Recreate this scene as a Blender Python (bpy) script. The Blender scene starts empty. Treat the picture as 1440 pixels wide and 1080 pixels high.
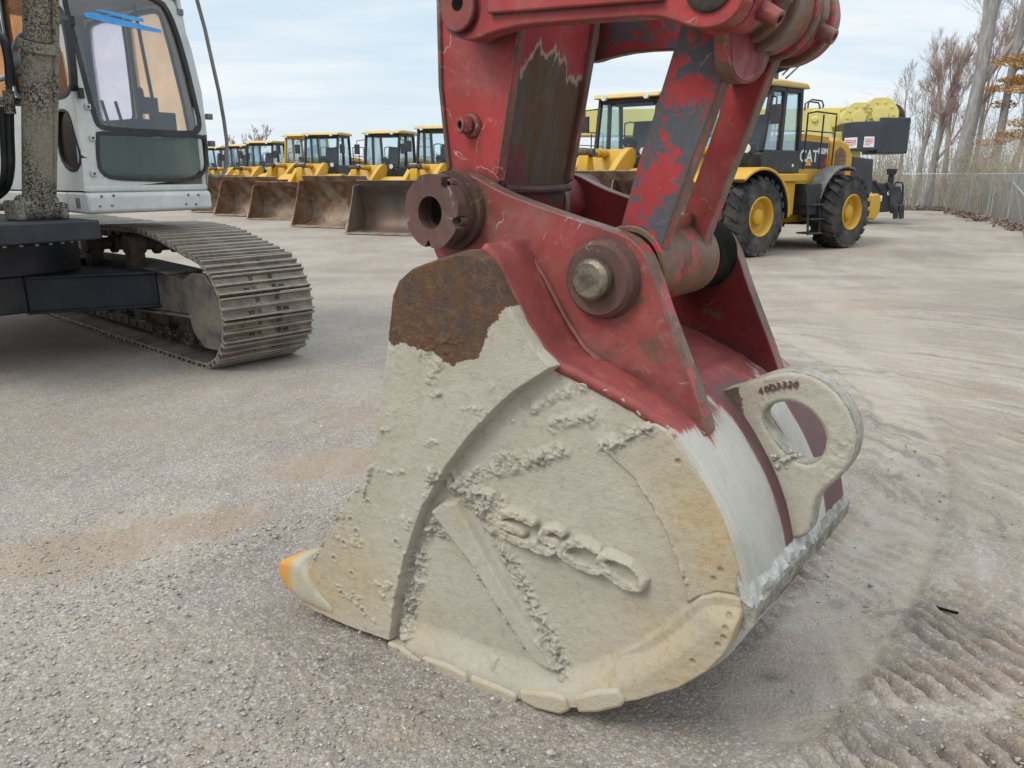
# Equipment yard: a mud caked excavator bucket on its arm, a white cabbed excavator,
# a row of wheel loaders, a crane, a chain link fence and bare trees.
import bpy, bmesh, math, random
import numpy as np
from math import radians, cos, sin, tan, pi, hypot, atan2, sqrt
from mathutils import Vector, Matrix
from mathutils.geometry import tessellate_polygon

random.seed(7)
RNG = np.random.default_rng(11)
SC = bpy.context.scene
COL = SC.collection

# ------------------------------------------------------------------ camera
FPX, CAMH, PITCH = 1082.0, 1.6, radians(15.25)
cam_d = bpy.data.cameras.new('camera')
cam_d.sensor_width = 36
cam_d.lens = FPX / 1440 * 36
cam_d.clip_start = 0.05
cam_d.clip_end = 4000
cam = bpy.data.objects.new('camera', cam_d)
COL.objects.link(cam)
cam.location = (0, 0, CAMH)
cam.rotation_euler = (pi / 2 - PITCH, 0, 0)
SC.camera = cam

# survey helpers: where a sight line of the photo meets a given plane of the yard
EYE = Vector((0, 0, CAMH))
def ray(x, y):
    a = (x - 720) / FPX
    b = (540 - y) / FPX
    return Vector((a, cos(PITCH) + b * sin(PITCH), -sin(PITCH) + b * cos(PITCH)))
def gnd(x, y, z=0.0):
    d = ray(x, y)
    return EYE + d * ((z - CAMH) / d.z)
class Frame:
    """A local frame on the ground: x axis at yaw, z up."""
    def __init__(s, origin, yaw):
        s.o = Vector(origin)
        s.yaw = yaw
        s.X = Vector((cos(yaw), sin(yaw), 0))
        s.Y = Vector((-sin(yaw), cos(yaw), 0))
    def loc(s, P):
        d = P - s.o
        return Vector((d.dot(s.X), d.dot(s.Y), d.z))
    def ony(s, px, py, y=0.0):
        d = ray(px, py)
        t = (s.o + s.Y * y - EYE).dot(s.Y) / d.dot(s.Y)
        return s.loc(EYE + d * t)
    def onx(s, px, py, x=0.0):
        d = ray(px, py)
        t = (s.o + s.X * x - EYE).dot(s.X) / d.dot(s.X)
        return s.loc(EYE + d * t)
    def onz(s, px, py, z=0.0):
        return s.loc(gnd(px, py, z + s.o.z))

# ------------------------------------------------------------------ objects
def tag(o, label=None, cat=None, group=None, kind=None):
    if label: o['label'] = label
    if cat: o['category'] = cat
    if group: o['group'] = group
    if kind: o['kind'] = kind
    return o
def empty(name, loc=(0, 0, 0), rz=0.0, parent=None):
    o = bpy.data.objects.new(name, None)
    COL.objects.link(o)
    o.location = loc
    o.rotation_euler = (0, 0, rz)
    o.empty_display_size = 0.2
    if parent: o.parent = parent
    return o
def copy_tree(o, parent=None):
    c = o.copy()
    COL.objects.link(c)
    c.parent = parent
    for ch in list(o.children):
        copy_tree(ch, c)
    return c

class MB:
    """collects shapes for ONE mesh object"""
    def __init__(s):
        s.v, s.f, s.mi, s.T = [], [], [], None
    def add(s, vs, fs, m=0):
        b = len(s.v)
        if s.T is not None:
            vs = [s.T @ Vector(p) for p in vs]
        s.v += [tuple(p) for p in vs]
        s.f += [tuple(b + i for i in f) for f in fs]
        s.mi += [m] * len(fs)
        return s
    def box(s, x0, x1, y0, y1, z0, z1, m=0):
        vs = [(x, y, z) for x in (x0, x1) for y in (y0, y1) for z in (z0, z1)]
        return s.add(vs, [(0, 1, 3, 2), (4, 6, 7, 5), (0, 4, 5, 1), (2, 3, 7, 6), (0, 2, 6, 4), (1, 5, 7, 3)], m)
    def beam(s, p0, p1, w, h, m=0, up=(0, 0, 1)):
        p0, p1 = Vector(p0), Vector(p1)
        d = (p1 - p0).normalized()
        a = d.cross(Vector(up))
        if a.length < 1e-5: a = d.cross(Vector((1, 0, 0)))
        a.normalize()
        b = a.cross(d)
        vs = []
        for p in (p0, p1):
            for i, j in ((-1, -1), (1, -1), (1, 1), (-1, 1)):
                vs.append(p + a * (w / 2 * i) + b * (h / 2 * j))
        return s.add(vs, [(3, 2, 1, 0), (4, 5, 6, 7), (0, 1, 5, 4), (1, 2, 6, 5), (2, 3, 7, 6), (3, 0, 4, 7)], m)
    def prism(s, poly, a, b, axis='y', m=0, mside=None, holes=()):
        """polygon (2D) swept from a to b along the axis. axis y: points are (x, z)"""
        if mside is None: mside = m
        loops = [list(map(tuple, (q[:2] for q in poly)))] + [list(map(tuple, (q[:2] for q in h))) for h in holes]
        def P(q, t):
            if axis == 'y': return (q[0], t, q[1])
            if axis == 'x': return (t, q[0], q[1])
            return (q[0], q[1], t)
        flat = [q for L in loops for q in L]
        n = len(flat)
        tris = tessellate_polygon([[Vector((q[0], q[1], 0)) for q in L] for L in loops])
        vs = [P(q, a) for q in flat] + [P(q, b) for q in flat]
        if holes:
            fs = [tuple(t) for t in tris] + [tuple(n + i for i in reversed(t)) for t in tris]
        else:
            fs = [tuple(range(n)), tuple(n + i for i in reversed(range(n)))]
        k = len(fs)
        off = 0
        for L in loops:
            for i in range(len(L)):
                j = (i + 1) % len(L)
                fs.append((off + i, off + j, n + off + j, n + off + i))
            off += len(L)
        bse = len(s.f)
        s.add(vs, fs, mside)
        for i in range(k): s.mi[bse + i] = m
        return s
    def cyl(s, p0, p1, r0, r1=None, seg=24, m=0, mcap=None, hole=0.0):
        if r1 is None: r1 = r0
        if mcap is None: mcap = m
        p0, p1 = Vector(p0), Vector(p1)
        d = (p1 - p0).normalized()
        a = d.cross(Vector((0, 0, 1)) if abs(d.z) < .9 else Vector((1, 0, 0))).normalized()
        b = d.cross(a)
        c = [a * cos(2 * pi * k / seg) + b * sin(2 * pi * k / seg) for k in range(seg)]
        vs = [p0 + q * r0 for q in c] + [p1 + q * r1 for q in c]
        fs = [(k, (k + 1) % seg, seg + (k + 1) % seg, seg + k) for k in range(seg)]
        if hole:
            vs += [p0 + q * hole for q in c] + [p1 + q * hole for q in c]
            for k in range(seg):
                j = (k + 1) % seg
                fs += [(2 * seg + k, 2 * seg + j, j, k), (seg + k, seg + j, 3 * seg + j, 3 * seg + k), (2 * seg + j, 2 * seg + k, 3 * seg + k, 3 * seg + j)]
            s.add(vs, fs, m)
        else:
            n0 = len(fs)
            fs += [tuple(reversed(range(seg))), tuple(range(seg, 2 * seg))]
            q = len(s.f)
            s.add(vs, fs, m)
            s.mi[q + n0] = s.mi[q + n0 + 1] = mcap
        return s
    def lathe(s, prof, p, axis, seg=32, m=0):
        """prof: list of (along, radius); revolve about axis through p"""
        p, d = Vector(p), Vector(axis).normalized()
        a = d.cross(Vector((0, 0, 1)) if abs(d.z) < .9 else Vector((1, 0, 0))).normalized()
        b = d.cross(a)
        vs, fs = [], []
        for t, r in prof:
            for k in range(seg):
                an = 2 * pi * k / seg
                vs.append(p + d * t + (a * cos(an) + b * sin(an)) * max(r, 1e-4))
        for i in range(len(prof) - 1):
            for k in range(seg):
                j = (k + 1) % seg
                fs.append((i * seg + k, i * seg + j, (i + 1) * seg + j, (i + 1) * seg + k))
        return s.add(vs, fs, m)
    def tube(s, pts, r, seg=8, m=0, cap=True):
        pts = [Vector(q) for q in pts]
        n = len(pts)
        rr = r if isinstance(r, (list, tuple)) else [r] * n
        T = []
        for i in range(n):
            T.append((pts[min(i + 1, n - 1)] - pts[max(i - 1, 0)]).normalized())
        a = T[0].cross(Vector((0, 0, 1)))
        if a.length < 1e-3: a = T[0].cross(Vector((1, 0, 0)))
        a.normalize()
        vs, fs = [], []
        for i in range(n):
            a = (a - T[i] * a.dot(T[i])).normalized()
            b = T[i].cross(a)
            for k in range(seg):
                an = 2 * pi * k / seg
                vs.append(pts[i] + (a * cos(an) + b * sin(an)) * rr[i])
        for i in range(n - 1):
            for k in range(seg):
                j = (k + 1) % seg
                fs.append((i * seg + k, i * seg + j, (i + 1) * seg + j, (i + 1) * seg + k))
        if cap:
            fs += [tuple(reversed(range(seg))), tuple(range((n - 1) * seg, n * seg))]
        return s.add(vs, fs, m)
    def build(s, name, mats, parent=None, bevel=0.0, smooth=35, seg=2, label=None):
        me = bpy.data.meshes.new(name)
        me.from_pydata(s.v, [], s.f)
        if not isinstance(mats, (list, tuple)): mats = [mats]
        for q in mats: me.materials.append(q)
        me.polygons.foreach_set('material_index', s.mi)
        bm = bmesh.new()
        bm.from_mesh(me)
        bmesh.ops.remove_doubles(bm, verts=bm.verts, dist=1e-6)
        bmesh.ops.recalc_face_normals(bm, faces=bm.faces)
        bm.to_mesh(me)
        bm.free()
        if smooth:
            me.shade_smooth()
            me.set_sharp_from_angle(angle=radians(smooth))
        o = bpy.data.objects.new(name, me)
        COL.objects.link(o)
        if parent: o.parent = parent
        if bevel:
            md = o.modifiers.new('bevel', 'BEVEL')
            md.width = bevel
            md.segments = seg
            md.limit_method = 'ANGLE'
            md.angle_limit = radians(32)
            md.use_clamp_overlap = True
        if label: o['label'] = label
        return o

def np_mesh(name, V, Q, mats, parent=None, attrs=None, smooth=True, label=None):
    me = bpy.data.meshes.new(name)
    V = np.asarray(V, np.float32)
    Q = np.asarray(Q, np.int32)
    k = Q.shape[1]
    me.vertices.add(len(V))
    me.vertices.foreach_set('co', V.ravel())
    me.loops.add(Q.size)
    me.loops.foreach_set('vertex_index', Q.ravel())
    me.polygons.add(len(Q))
    me.polygons.foreach_set('loop_start', np.arange(0, Q.size, k, dtype=np.int32))
    if not isinstance(mats, (list, tuple)): mats = [mats]
    for q in mats: me.materials.append(q)
    for n_, arr in (attrs or {}).items():
        at = me.attributes.new(n_, 'FLOAT', 'POINT')
        at.data.foreach_set('value', np.asarray(arr, np.float32).ravel())
    me.update(calc_edges=True)
    me.validate()
    if smooth: me.shade_smooth()
    o = bpy.data.objects.new(name, me)
    COL.objects.link(o)
    if parent: o.parent = parent
    if label: o['label'] = label
    return o

def text_mb(body, size, depth, bold=0.0, shear=0.0):
    """outline letters as verts/faces in the xy plane, centred"""
    cu = bpy.data.curves.new('t', 'FONT')
    cu.body = body
    cu.size = size
    cu.extrude = depth
    cu.offset = bold
    cu.shear = shear
    cu.align_x = 'CENTER'
    cu.align_y = 'CENTER'
    cu.resolution_u = 3
    ob = bpy.data.objects.new('t', cu)
    COL.objects.link(ob)
    dg = bpy.context.evaluated_depsgraph_get()
    me = ob.evaluated_get(dg).to_mesh()
    vs = [v.co.copy() for v in me.vertices]
    fs = [tuple(p.vertices) for p in me.polygons]
    ob.evaluated_get(dg).to_mesh_clear()
    bpy.data.objects.remove(ob)
    bpy.data.curves.remove(cu)
    return vs, fs

# ------------------------------------------------------------------ numpy noise and distance
def vnoise(x, y, seed=0):
    g = np.random.default_rng(seed).random((256, 256)).astype(np.float32)
    xi, yi = np.floor(x).astype(int), np.floor(y).astype(int)
    fx, fy = x - xi, y - yi
    fx, fy = fx * fx * (3 - 2 * fx), fy * fy * (3 - 2 * fy)
    a, b = g[xi & 255, yi & 255], g[(xi + 1) & 255, yi & 255]
    c, d = g[xi & 255, (yi + 1) & 255], g[(xi + 1) & 255, (yi + 1) & 255]
    return (a * (1 - fx) + b * fx) * (1 - fy) + (c * (1 - fx) + d * fx) * fy
def fbm(x, y, octv=4, seed=0, gain=.5):
    t, a, n = 0, 1, 0
    for i in range(octv):
        t = t + a * vnoise(x * 2 ** i + 17.3 * i, y * 2 ** i + 5.1 * i, seed + i)
        n += a
        a *= gain
    return t / n
def worley(x, y, seed=0):
    """nearest jittered point: distance in cells and a random value of its cell"""
    r = np.random.default_rng(seed)
    jx, jy, rv = r.random((128, 128)), r.random((128, 128)), r.random((128, 128))
    xi, yi = np.floor(x).astype(int), np.floor(y).astype(int)
    best, val = np.full(x.shape, 9.0), np.zeros(x.shape)
    for i in (-1, 0, 1):
        for j in (-1, 0, 1):
            a, b = (xi + i) & 127, (yi + j) & 127
            d = np.hypot(xi + i + jx[a, b] - x, yi + j + jy[a, b] - y)
            k = d < best
            best = np.where(k, d, best)
            val = np.where(k, rv[a, b], val)
    return best, val
def clods(x, y, seed=0):
    """flaky broken clods: terraces of warped noise with fine grit on top"""
    wx, wy = x + 1.3 * (fbm(x * .9, y * .9, 3, seed + 1) - .5), y + 1.3 * (fbm(x * .9 + 7, y * .9, 3, seed + 2) - .5)
    a = fbm(wx, wy, 4, seed, .58)
    return .5 * sstep(.44, .50, a) + .35 * sstep(.53, .57, a) + .25 * sstep(.60, .63, a) + .35 * (fbm(x * 3.1, y * 3.1, 3, seed + 4) - .4)
def crumbs(x, y, seed=0):
    d, v = worley(x + .35 * (vnoise(x * 3, y * 3, seed + 5) - .5), y + .35 * (vnoise(x * 3 + 9, y * 3, seed + 6) - .5), seed)
    return np.sqrt(np.clip(1 - (d / .62) ** 2, 0, 1)) * (.25 + .75 * v)
def seg_d(px, py, a, b):
    dx, dy = b[0] - a[0], b[1] - a[1]
    t = np.clip(((px - a[0]) * dx + (py - a[1]) * dy) / (dx * dx + dy * dy + 1e-12), 0, 1)
    return np.hypot(px - a[0] - t * dx, py - a[1] - t * dy)
def line_d(px, py, pts):
    d = None
    for a, b in zip(pts[:-1], pts[1:]):
        e = seg_d(px, py, a, b)
        d = e if d is None else np.minimum(d, e)
    return d
def poly_sd(px, py, pts):
    """signed distance, negative inside"""
    d = line_d(px, py, list(pts) + [pts[0]])
    ins = np.zeros(px.shape, bool)
    n = len(pts)
    for i in range(n):
        a, b = pts[i], pts[(i + 1) % n]
        c = ((a[1] > py) != (b[1] > py))
        with np.errstate(divide='ignore', invalid='ignore'):
            xx = (b[0] - a[0]) * (py - a[1]) / (b[1] - a[1] + 1e-12) + a[0]
        ins ^= c & (px < xx)
    return np.where(ins, -d, d)
def sstep(a, b, x):
    t = np.clip((x - a) / (b - a), 0, 1)
    return t * t * (3 - 2 * t)
def smooth_poly(pts, it=2, closed=True):
    pts = [tuple(p[:2]) for p in pts]
    for _ in range(it):
        q = []
        n = len(pts)
        for i in range(n if closed else n - 1):
            a, b = pts[i], pts[(i + 1) % n]
            q.append((a[0] * .75 + b[0] * .25, a[1] * .75 + b[1] * .25))
            q.append((a[0] * .25 + b[0] * .75, a[1] * .25 + b[1] * .75))
        if not closed: q = [pts[0]] + q + [pts[-1]]
        pts = q
    return pts
def circ(cx, cy, r, n=32, a0=0, a1=2 * pi):
    full = abs(a1 - a0 - 2 * pi) < 1e-6
    return [(cx + r * cos(a0 + (a1 - a0) * k / (n if full else n - 1)), cy + r * sin(a0 + (a1 - a0) * k / (n if full else n - 1))) for k in range(n)]
# ------------------------------------------------------------------ materials
class NB:
    def __init__(s, name):
        s.mat = bpy.data.materials.new(name)
        s.mat.use_nodes = True
        s.nt = s.mat.node_tree
        s.nt.nodes.clear()
        s.out = s.nt.nodes.new('ShaderNodeOutputMaterial')
        s._oc = None
    def n(s, t, **kw):
        nd = s.nt.nodes.new(t)
        for k, v in kw.items(): setattr(nd, k, v)
        return nd
    def put(s, sock, v):
        if v is None: return
        if isinstance(v, bpy.types.NodeSocket): s.nt.links.new(v, sock)
        elif isinstance(v, (tuple, list)):
            sock.default_value = (*v, 1) if len(v) == 3 and sock.type == 'RGBA' else v
        else: sock.default_value = v
    def oc(s):
        if s._oc is None: s._oc = s.n('ShaderNodeTexCoord').outputs['Object']
        return s._oc
    def rand(s): return s.n('ShaderNodeObjectInfo').outputs['Random']
    def pos(s): return s.n('ShaderNodeNewGeometry').outputs['Position']
    def map(s, vec=None, scale=(1, 1, 1), rot=(0, 0, 0), loc=(0, 0, 0)):
        nd = s.n('ShaderNodeMapping')
        s.put(nd.inputs['Vector'], vec or s.oc())
        nd.inputs['Scale'].default_value = scale
        nd.inputs['Rotation'].default_value = rot
        nd.inputs['Location'].default_value = loc
        return nd.outputs[0]
    def noise(s, scale, detail=4, rough=.55, dist=0, vec=None, col=False):
        nd = s.n('ShaderNodeTexNoise')
        s.put(nd.inputs['Vector'], vec or s.oc())
        nd.inputs['Scale'].default_value = scale
        nd.inputs['Detail'].default_value = detail
        nd.inputs['Roughness'].default_value = rough
        nd.inputs['Distortion'].default_value = dist
        return nd.outputs['Color' if col else 'Fac']
    def vor(s, scale, feature='F1', vec=None, out='Distance', rnd=1.0):
        nd = s.n('ShaderNodeTexVoronoi', feature=feature)
        s.put(nd.inputs['Vector'], vec or s.oc())
        nd.inputs['Scale'].default_value = scale
        nd.inputs['Randomness'].default_value = rnd
        return nd.outputs[out]
    def attr(s, name): return s.n('ShaderNodeAttribute', attribute_name=name).outputs['Fac']
    def sep(s, vec):
        nd = s.n('ShaderNodeSeparateXYZ')
        s.put(nd.inputs[0], vec)
        return nd.outputs
    def math(s, op, a, b=None, c=None, clamp=False):
        nd = s.n('ShaderNodeMath', operation=op, use_clamp=clamp)
        s.put(nd.inputs[0], a)
        s.put(nd.inputs[1], b)
        s.put(nd.inputs[2], c)
        return nd.outputs[0]
    def add(s, a, b): return s.math('ADD', a, b)
    def mul(s, a, b): return s.math('MULTIPLY', a, b)
    def step(s, x, a, b, lo=0.0, hi=1.0):
        nd = s.n('ShaderNodeMapRange', interpolation_type='SMOOTHSTEP')
        s.put(nd.inputs['Value'], x)
        nd.inputs['From Min'].default_value = a
        nd.inputs['From Max'].default_value = b
        nd.inputs['To Min'].default_value = lo
        nd.inputs['To Max'].default_value = hi
        return nd.outputs[0]
    def ramp(s, f, stops):
        nd = s.n('ShaderNodeValToRGB')
        s.put(nd.inputs[0], f)
        e = nd.color_ramp.elements
        while len(e) < len(stops): e.new(.5)
        for i, (p, c) in enumerate(stops):
            e[i].position = p
            e[i].color = (*c, 1) if not isinstance(c, (int, float)) else (c, c, c, 1)
        return nd.outputs[0]
    def mix(s, f, a, b, blend='MIX'):
        nd = s.n('ShaderNodeMix', data_type='RGBA', blend_type=blend)
        s.put(nd.inputs[0], f)
        s.put(nd.inputs[6], a)
        s.put(nd.inputs[7], b)
        return nd.outputs[2]
    def bump(s, h, strength=.5, dist=.01, normal=None):
        nd = s.n('ShaderNodeBump')
        s.put(nd.inputs['Height'], h)
        nd.inputs['Strength'].default_value = strength
        nd.inputs['Distance'].default_value = dist
        s.put(nd.inputs['Normal'], normal)
        return nd.outputs[0]
    def edge(s, radius=.02):
        """worn edges: 0 on flats, up to 1 along sharp convex edges"""
        bv = s.n('ShaderNodeBevel', samples=4)
        bv.inputs['Radius'].default_value = radius
        g = s.n('ShaderNodeNewGeometry')
        d = s.n('ShaderNodeVectorMath', operation='DOT_PRODUCT')
        s.nt.links.new(bv.outputs[0], d.inputs[0])
        s.nt.links.new(g.outputs['Normal'], d.inputs[1])
        return s.step(d.outputs['Value'], .995, .9)
    def done(s, color=(.5, .5, .5), rough=.6, metal=0.0, normal=None, spec=None, **kw):
        p = s.n('ShaderNodeBsdfPrincipled')
        s.put(p.inputs['Base Color'], color)
        s.put(p.inputs['Roughness'], rough)
        s.put(p.inputs['Metallic'], metal)
        s.put(p.inputs['Normal'], normal)
        s.put(p.inputs['Specular IOR Level'], spec)
        for k, v in kw.items(): s.put(p.inputs[k.replace('_', ' ')], v)
        s.nt.links.new(p.outputs[0], s.out.inputs[0])
        return s.mat

MUD = (.33, .31, .255)
def painted(name, base, dark, rust=.25, scratch=.3, dust=.15, scale=1.0, rough=.5, edge=False, bare=(.05, .05, .055), patch=0.0, dustc=(.33, .28, .23), crease_dark=0.0):
    """worn paint: fading, bare or rusty patches, chips, thin scratches, dust"""
    b = NB(name)
    n1 = b.noise(2.2 * scale, 5, .6)
    n2 = b.noise(9 * scale, 6, .65, .3)
    n3 = b.noise(45 * scale, 4, .7)
    c = b.mix(b.step(n1, .35, .7), base, dark)
    c = b.mix(b.step(n3, .45, .75, 0, .35), c, tuple(v * .6 for v in base))
    if patch:   # large worn through patches with ragged outline
        pm = b.step(b.add(b.noise(8 * scale, 7, .72, .4), b.mul(b.noise(34 * scale, 6, .75), .55)), .84 - .2 * patch, .90 - .2 * patch)
        c = b.mix(pm, c, b.mix(n3, bare, tuple(v * 1.9 for v in bare)))
    rm = b.step(b.add(n2, b.mul(n3, .3)), .86 - .35 * rust, .95 - .3 * rust)
    rc = b.mix(n3, (.05, .028, .018), (.17, .08, .035))
    c = b.mix(b.mul(rm, .85), c, rc)
    if scratch:
        sv = b.map(scale=(3, 3, 40), rot=(.2, .5, .3))
        s1 = b.step(b.noise(3 * scale, 5, .75, 1.2, vec=sv), .66, .72)
        c = b.mix(b.mul(s1, scratch), c, (.42, .33, .30))
        # thin wandering scrapes
        wv = b.n('ShaderNodeVectorMath', operation='ADD')
        b.put(wv.inputs[0], b.oc())
        b.put(wv.inputs[1], b.mix(.12, (0, 0, 0), b.noise(6 * scale, 4, .6, col=True)))
        ed = b.vor(7 * scale, 'DISTANCE_TO_EDGE', vec=wv.outputs[0])
        sl = b.mul(b.step(ed, .014, .004), b.step(b.noise(4 * scale, 4, .7), .52, .62))
        c = b.mix(b.mul(sl, min(1, scratch * 1.3)), c, (.42, .30, .27))
        bl = b.step(b.noise(13 * scale, 7, .75), .56, .66)
        c = b.mix(b.mul(bl, scratch * .55), c, tuple(v * .42 + .02 for v in base))
        lt = b.step(b.noise(17 * scale, 7, .78, .4), .57, .67)
        c = b.mix(b.mul(lt, scratch * .45), c, tuple(v * .6 + .17 for v in base))
        sp = b.step(b.noise(70 * scale, 3, .6), .68, .74)
        c = b.mix(b.mul(sp, scratch), c, (.05, .03, .03))
    if edge:
        e = b.mul(b.edge(.025), b.step(n3, .3, .55))
        c = b.mix(b.mul(e, .8), c, (.09, .06, .045))
    if crease_dark:  # darker in creases, masked by ambient occlusion
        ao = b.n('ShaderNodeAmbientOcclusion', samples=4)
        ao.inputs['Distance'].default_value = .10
        gm = b.mul(b.step(b.add(ao.outputs['AO'], b.mul(b.add(n2, -.5), .5)), .78, .35), crease_dark)
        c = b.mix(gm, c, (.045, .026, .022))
    dm = b.step(b.noise(3.1 * scale, 6, .7), .42, .75, 0, dust)
    c = b.mix(dm, c, dustc)
    h = b.add(b.mul(n3, .4), b.mul(b.noise(160 * scale, 3, .6), .3))
    return b.done(c, b.step(n2, .3, .7, rough - .12, rough + .2), 0, b.bump(h, .25, .004), .35)

def simple(name, c0, c1, scale=8, rough=.6, metal=0.0, bump=.15, bscale=60, dust=0.0, dustc=(.33, .29, .24), spec=.4):
    b = NB(name)
    c = b.mix(b.step(b.noise(scale, 5, .62), .35, .68), c0, c1)
    if dust: c = b.mix(b.step(b.noise(scale * .6, 6, .68), .38, .72, 0, dust), c, dustc)
    return b.done(c, rough, metal, b.bump(b.noise(bscale, 4, .65), bump, .006), spec)

RED, REDD = (.37, .036, .036), (.22, .024, .024)
M = {}
M['red'] = painted('red_paint_worn', RED, REDD, rust=.36, scratch=.8, dust=.40, edge=True, dustc=(.38, .20, .185), crease_dark=.85)
M['red_rusty'] = painted('red_paint_rusty', (.29, .052, .046), (.165, .034, .03), rust=.48, scratch=.7, dust=.65, edge=True, dustc=(.28, .15, .12), crease_dark=.9)
M['red_patch'] = painted('red_paint_worn_through', RED, (.23, .016, .022), rust=.22, scratch=.35, dust=.05, patch=.52, edge=True, bare=(.045, .047, .054), crease_dark=.7)
M['red_dark'] = painted('red_paint_dark', (.19, .012, .014), (.06, .007, .009), rust=.35, scratch=.2, dust=.05, crease_dark=.95)  # darker red for the far hinge plate, pivot tube and stop plate
M['rust_edge'] = painted('flame_cut_edge', (.15, .085, .06), (.085, .05, .04), rust=.5, scratch=.4, dust=.35, patch=.12, bare=(.22, .035, .035))
M['rust_boss'] = painted('rusty_casting', (.115, .052, .042), (.065, .036, .031), rust=.45, scratch=.35, dust=.4, rough=.65, dustc=(.22, .14, .115), crease_dark=.8)
M['steel_pin'] = simple('pitted_steel', (.10, .085, .06), (.24, .20, .15), 22, .45, .7, .4, 90)
M['rusty_tube'] = painted('rusty_tube', (.16, .085, .05), (.10, .06, .04), rust=.4, scratch=.2, dust=.2, patch=.2, bare=(.28, .03, .035))
M['hole_dark'] = simple('hole_shade_black', (.008, .007, .006), (.02, .017, .015), 12, .9, spec=.05)  # near black painted for the shade in bores and gaps; also dark wood
M['grease'] = simple('black_grease', (.008, .008, .01), (.02, .017, .017), 12, .35)

def mat_stick_plate():
    b = NB('stick_lower_plate')
    x, y, z = b.sep(b.oc())
    n1 = b.noise(9, 6, .7)
    n3 = b.noise(60, 4, .7)
    base = b.mix(b.step(b.noise(3, 5, .6), .35, .7), (.31, .03, .04), (.19, .022, .028))
    col_ = b.noise(3.4, 3, .6, 0, vec=b.map(scale=(1, 2.2, .5), loc=(0, .35, 0)))
    wob = b.add(b.mul(b.add(col_, -.5), .75), b.add(b.mul(b.add(n1, -.5), .10), b.mul(b.add(n3, -.5), .05)))
    zu = b.add(b.add(z, b.mul(y, -.28)), wob)
    up = b.step(zu, 1.80, 1.785)
    edge = b.mul(b.step(zu, 1.775, 1.79), b.step(zu, 1.815, 1.80))
    rustc = b.mix(b.step(b.noise(6, 5, .7, vec=b.map(scale=(2, 3, .5))), .42, .62), (.085, .04, .014), (.075, .066, .055))
    lowleft = b.step(b.add(b.add(z, b.mul(y, .75)), b.mul(wob, .5)), 1.875, 1.86)
    lowc = b.mix(n3, (.14, .022, .03), (.10, .035, .035))
    c = b.mix(up, base, rustc)
    c = b.mix(b.mul(lowleft, up), c, lowc)
    c = b.mix(b.mul(edge, .8), c, (.36, .29, .23))
    c = b.mix(b.step(n3, .58, .75, 0, .5), c, (.05, .035, .03))
    c = b.mix(b.step(b.noise(5, 6, .75), .5, .7, 0, .3), c, (.26, .2, .16))
    return b.done(c, .55, 0, b.bump(b.add(n3, b.mul(up, -.5)), .3, .004), .3)
M['stick_plate'] = mat_stick_plate()

def mat_mud():
    b = NB('dried_mud')
    rust, yel, pale = b.attr('rust'), b.attr('yellow'), b.attr('pale')
    deep = b.attr('deep')
    n1 = b.noise(3.5, 5, .6)
    n2 = b.noise(30, 5, .7)
    n3 = b.noise(150, 5, .75)
    grit = b.noise(420, 3, .7)
    str_ = b.noise(8, 6, .75, 0, vec=b.map(scale=(1, 1, 7)))
    c = b.mix(b.step(n1, .3, .7), (.395, .358, .285), (.475, .435, .358))
    c = b.mix(b.step(str_, .35, .7, 0, .12), c, (.45, .415, .335))
    c = b.mix(b.step(b.noise(1.6, 6, .7), .5, .68, 0, .4), c, (.325, .288, .205))
    c = b.mix(b.step(n2, .5, .72, 0, .35), c, (.235, .215, .17))
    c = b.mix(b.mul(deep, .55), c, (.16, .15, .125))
    ym = b.mul(yel, b.step(b.add(n1, b.mul(n2, .5)), .5, .95, .25, 1))
    c = b.mix(ym, c, b.mix(b.step(n2, .4, .66), (.45, .325, .155), (.41, .275, .12)))
    c = b.mix(b.mul(yel, b.step(n3, .66, .74, 0, .5)), c, (.20, .09, .03))
    rc = b.mix(b.step(b.noise(7, 6, .7), .38, .62), (.115, .058, .03), (.075, .052, .045))
    rc = b.mix(b.step(n2, .45, .7, 0, .6), rc, (.19, .105, .05))
    rc = b.mix(b.step(n3, .5, .75, 0, .45), rc, (.04, .03, .028))
    rm = b.step(b.add(rust, b.mul(b.add(n2, -.5), .9)), .45, .55)
    c = b.mix(rm, c, rc)
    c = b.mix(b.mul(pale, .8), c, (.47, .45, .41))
    c = b.mix(b.step(n3, .54, .72, 0, .5), c, (.22, .20, .155))
    c = b.mix(b.step(grit, .56, .74, 0, .4), c, (.52, .49, .42))
    h = b.add(b.mul(n3, .6), b.add(b.mul(str_, .10), b.add(b.mul(n2, .4), b.mul(grit, .35))))
    return b.done(c, .9, 0, b.bump(h, .8, .007), .12)
M['mud'] = mat_mud()

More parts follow.
